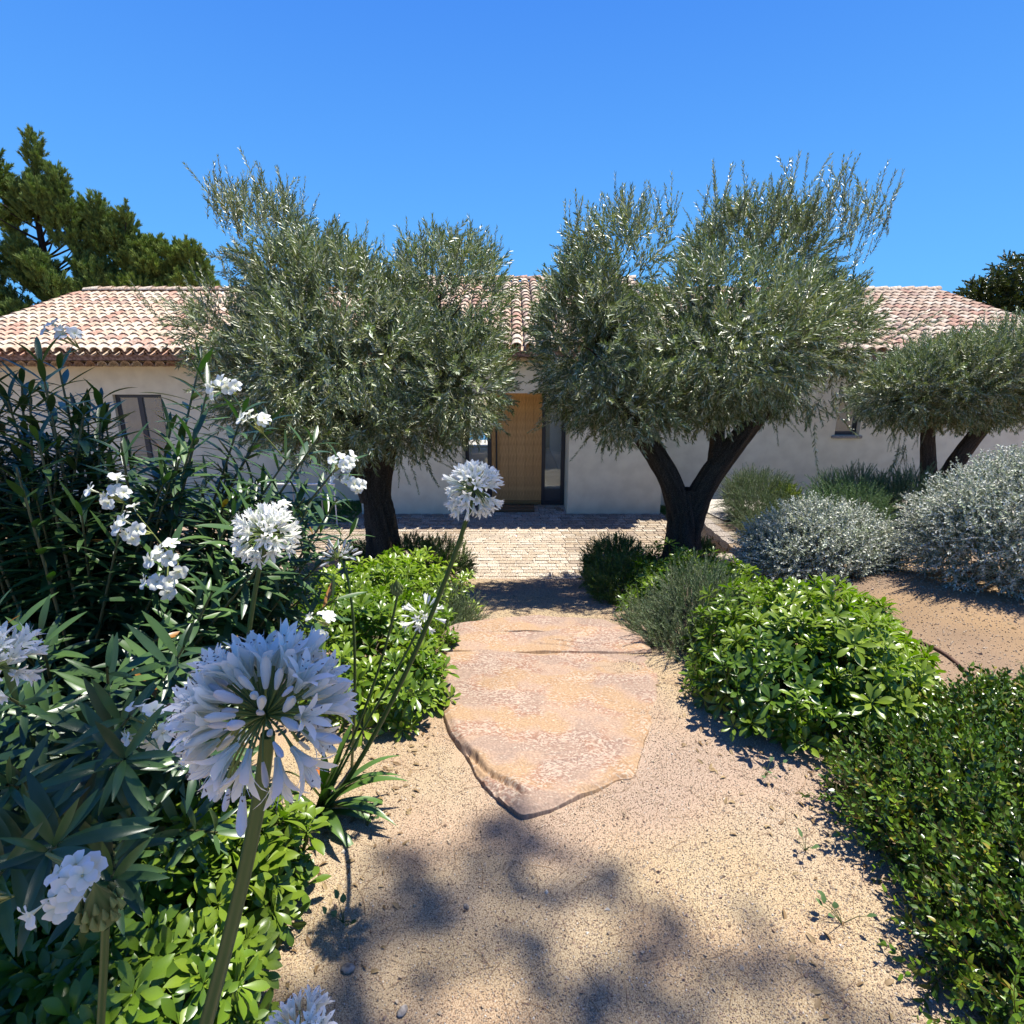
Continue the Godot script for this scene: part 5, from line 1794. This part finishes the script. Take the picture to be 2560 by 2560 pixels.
func spathe(parent: Node3D, c: Vector3, s: float) -> void:
	var b := MB.new()
	b.tube([c, c + v3(0, s * 0.25, 0), c + v3(0, s * 0.7, 0), c + v3(0.0, s * 1.25, 0), c + v3(0.0, s * 1.6, 0), c + v3(0, s * 1.85, 0)], [s * 0.12, s * 0.38, s * 0.5, s * 0.34, s * 0.12, s * 0.02], 12, Color(0.12, 0.17, 0.05))
	part("bud", b.mesh(), M.green_stem, parent)
	b = MB.new()
	for i in 26:
		var a := i * 2.4
		var f := (i + 0.5) / 26.0
		var rr := s * (0.30 + 0.24 * sin(PI * (0.15 + 0.7 * f)))
		var p := c + v3(cos(a) * rr, s * lerpf(0.25, 1.05, f), sin(a) * rr)
		b.tube([p, p + v3(cos(a) * s * 0.07, s * 0.16, sin(a) * s * 0.07), p + v3(-cos(a) * s * 0.02, s * 0.42, -sin(a) * s * 0.02)], [s * 0.04, s * 0.11, s * 0.02], 6, Color(0.20, 0.25, 0.08) * rf(0.8, 1.3))
	part("flower_bud", b.mesh(), M.green_stem, parent)

# ---------------------------------------------------------------- small things
func small_things() -> void:
	# slim rail on the lawn
	var at := v3(-3.35, 0, -10.05)
	var t := thing("metal_rail", "slim white metal garden rail standing on the lawn edge", "rail", at)
	var b := MB.new()
	b.tube([v3(-1.6, 0.8, 0), v3(0.02, 0.8, 0)], [0.018, 0.018], 8, Color(0.7, 0.7, 0.7), true)
	part("top_bar", b.mesh(), M.steel, t)
	for x in [-1.55, -0.78, -0.25, 0.0]:
		b = MB.new()
		b.tube([v3(x, -0.05, 0), v3(x, 0.79, 0)], [0.013, 0.013], 8, Color(0.7, 0.7, 0.7) if x == 0.0 else Color(0.25, 0.25, 0.25))
		part("post", b.mesh(), M.steel, t)
	# drip hose on the bare soil
	t = thing("drip_hose", "thin brown drip hose lying across the bare soil", "hose")
	b = MB.new()
	var P := []
	var R := []
	for i in 30:
		var f := i / 29.0
		var x := lerpf(2.35, 2.75, f) + 0.05 * sin(f * 5)
		var z := lerpf(-2.3, -4.6, f)
		P.append(v3(x, gy(x, z) + 0.010, z))
		R.append(0.009)
	b.tube(P, R, 6, Color(0.10, 0.06, 0.045))
	part("hose", b.mesh(), M.plain, t)
	# curled dead leaf
	t = thing("dead_leaf", "curled orange dead leaf by the agapanthus clump", "leaf", v3(-0.80, gy(-0.8, -1.85) + 0.02, -1.85))
	b = MB.new()
	b.leaf(Transform3D(toward(v3(0.6, 0.5, 0.3)), Vector3.ZERO), 0.07, 0.045, 1.2, 0.5, 6, 0, Color(0.5, 0.17, 0.04))
	part("blade", b.mesh(), M.leaf_soft, t)
	# seedlings at the edge of the path
	var n := 0
	for e in [[-0.5, -1.25, "seedling with pale leaves beside the glossy shrub"], [1.0, -1.5, "straggling weed at the foot of the dark hedge"], [0.98, -1.25, "thin weed in the hedge shadow on the path"], [1.02, -1.85, "weed between hedge and glossy shrub"], [-0.52, -1.6, "tiny seedling below the strap leaves"]]:
		var p := v3(e[0], gy(e[0], e[1]), e[1])
		t = thing("weed", e[2], "weed", p, "weeds along the path")
		b = MB.new()
		for k in 6:
			var d := Vector3(rf(-0.8, 0.8), rf(0.5, 1.0), rf(-0.8, 0.8)).normalized()
			var q := d * rf(0.03, 0.09)
			b.tube([Vector3.ZERO, q * 0.6 + v3(0, 0.01, 0), q], [0.0014, 0.001, 0.0008], 4, Color(0.1, 0.14, 0.04))
			b.leaf(Transform3D(toward(d + rdir() * 0.5), q), rf(0.018, 0.032), rf(0.014, 0.022), 0.3, 0.2, 4, 2, Color(0.10, 0.17, 0.06) * rf(0.8, 1.3))
		part("leaf", b.mesh(), M.leaf_soft, t)
		n += 1
	# pebbles
	for e in [[-0.28, -1.02, 0.013, "oblong grey pebble in the dappled shade on the path"], [0.47, -0.98, 0.012, "flat grey pebble in full sun on the open gravel"], [-0.14, -1.3, 0.009, "little round pebble just below the tip of the slab"], [-0.45, -1.12, 0.016, "largest grey pebble beside the glossy front shrub"]]:
		var p := v3(e[0], gy(e[0], e[1]) + float(e[2]) * 0.4, e[1])
		t = thing("pebble", e[3], "pebble", p, "loose pebbles on the path")
		var k := MB.new()
		k.tube([v3(0, -0.7, 0), v3(0, -0.5, 0), v3(0.05, 0, 0), v3(0, 0.45, 0.03), v3(0, 0.62, 0)], [0.1, 0.75, 1.0, 0.7, 0.08], 9, Color(0.42, 0.38, 0.33))
		k.smooth()
		part("stone", k.mesh(), M.stone, t, Transform3D(Basis(Vector3.UP, rf(0, TAU)).scaled_local(Vector3(1.3, 0.7, 0.9) * float(e[2]))))
	# fallen pine needles
	t = thing("pine_needles", "thin brown fallen pine needles scattered over the path", "needles")
	t.set_meta("kind", "stuff")
	b = MB.new()
	b.tube(bez(v3(-0.04, 0, 0), v3(-0.015, 0, 0.006), v3(0.015, 0, 0.008), v3(0.04, 0, 0), 6), taper(0.0007, 0.0004, 6), 4, Color(1, 1, 1))
	var ts := []
	var cs := []
	for i in 420:
		var z := -0.6 - 2.2 * rng.randf()
		var x := rf(-0.7, 1.3)
		ts.append(Transform3D(Basis(Vector3.UP, rf(0, TAU)) * Basis(Vector3.RIGHT, rf(-0.1, 0.1)).scaled_local(Vector3.ONE * rf(0.7, 1.3)), v3(x, gy(x, z) + 0.004, z)))
		cs.append(Color(0.2, 0.11, 0.06).lerp(Color(0.36, 0.24, 0.13), rng.randf()))
	multi("needle", b.mesh(), M.wood, t, ts, cs)
	# dry leaves under the shrubs
	t = thing("fallen_leaves", "small dry brown leaves lying under the shrubs along the path", "leaves")
	t.set_meta("kind", "stuff")
	b = MB.new()
	b.leaf(Transform3D(toward(v3(1, 0.15, 0)), Vector3.ZERO), 1.0, 0.36, 0.9, 0.35, 4, 0, Color(1, 1, 1))
	ts = []
	cs = []
	for i in 420:
		var x := 0.0
		var z := 0.0
		if i % 3 == 0:
			z = rf(-2.9, -0.8)
			x = rf(0.75, 1.25)
		elif i % 3 == 1:
			z = rf(-2.2, -0.8)
			x = -0.5 + rf(-0.25, 0.15)
		else:
			z = rf(-4.6, -2.2)
			x = rf(1.9, 3.6)
		ts.append(Transform3D((Basis(Vector3.UP, rf(0, TAU)) * Basis(Vector3.RIGHT, rf(-0.6, 0.6))).scaled_local(Vector3.ONE * rf(0.018, 0.042)), v3(x, gy(x, z) + 0.006, z)))
		cs.append(Color(0.22, 0.13, 0.06).lerp(Color(0.42, 0.30, 0.15), rng.randf()))
	multi("dry_leaf", b.mesh(), M.leaf_soft, t, ts, cs)
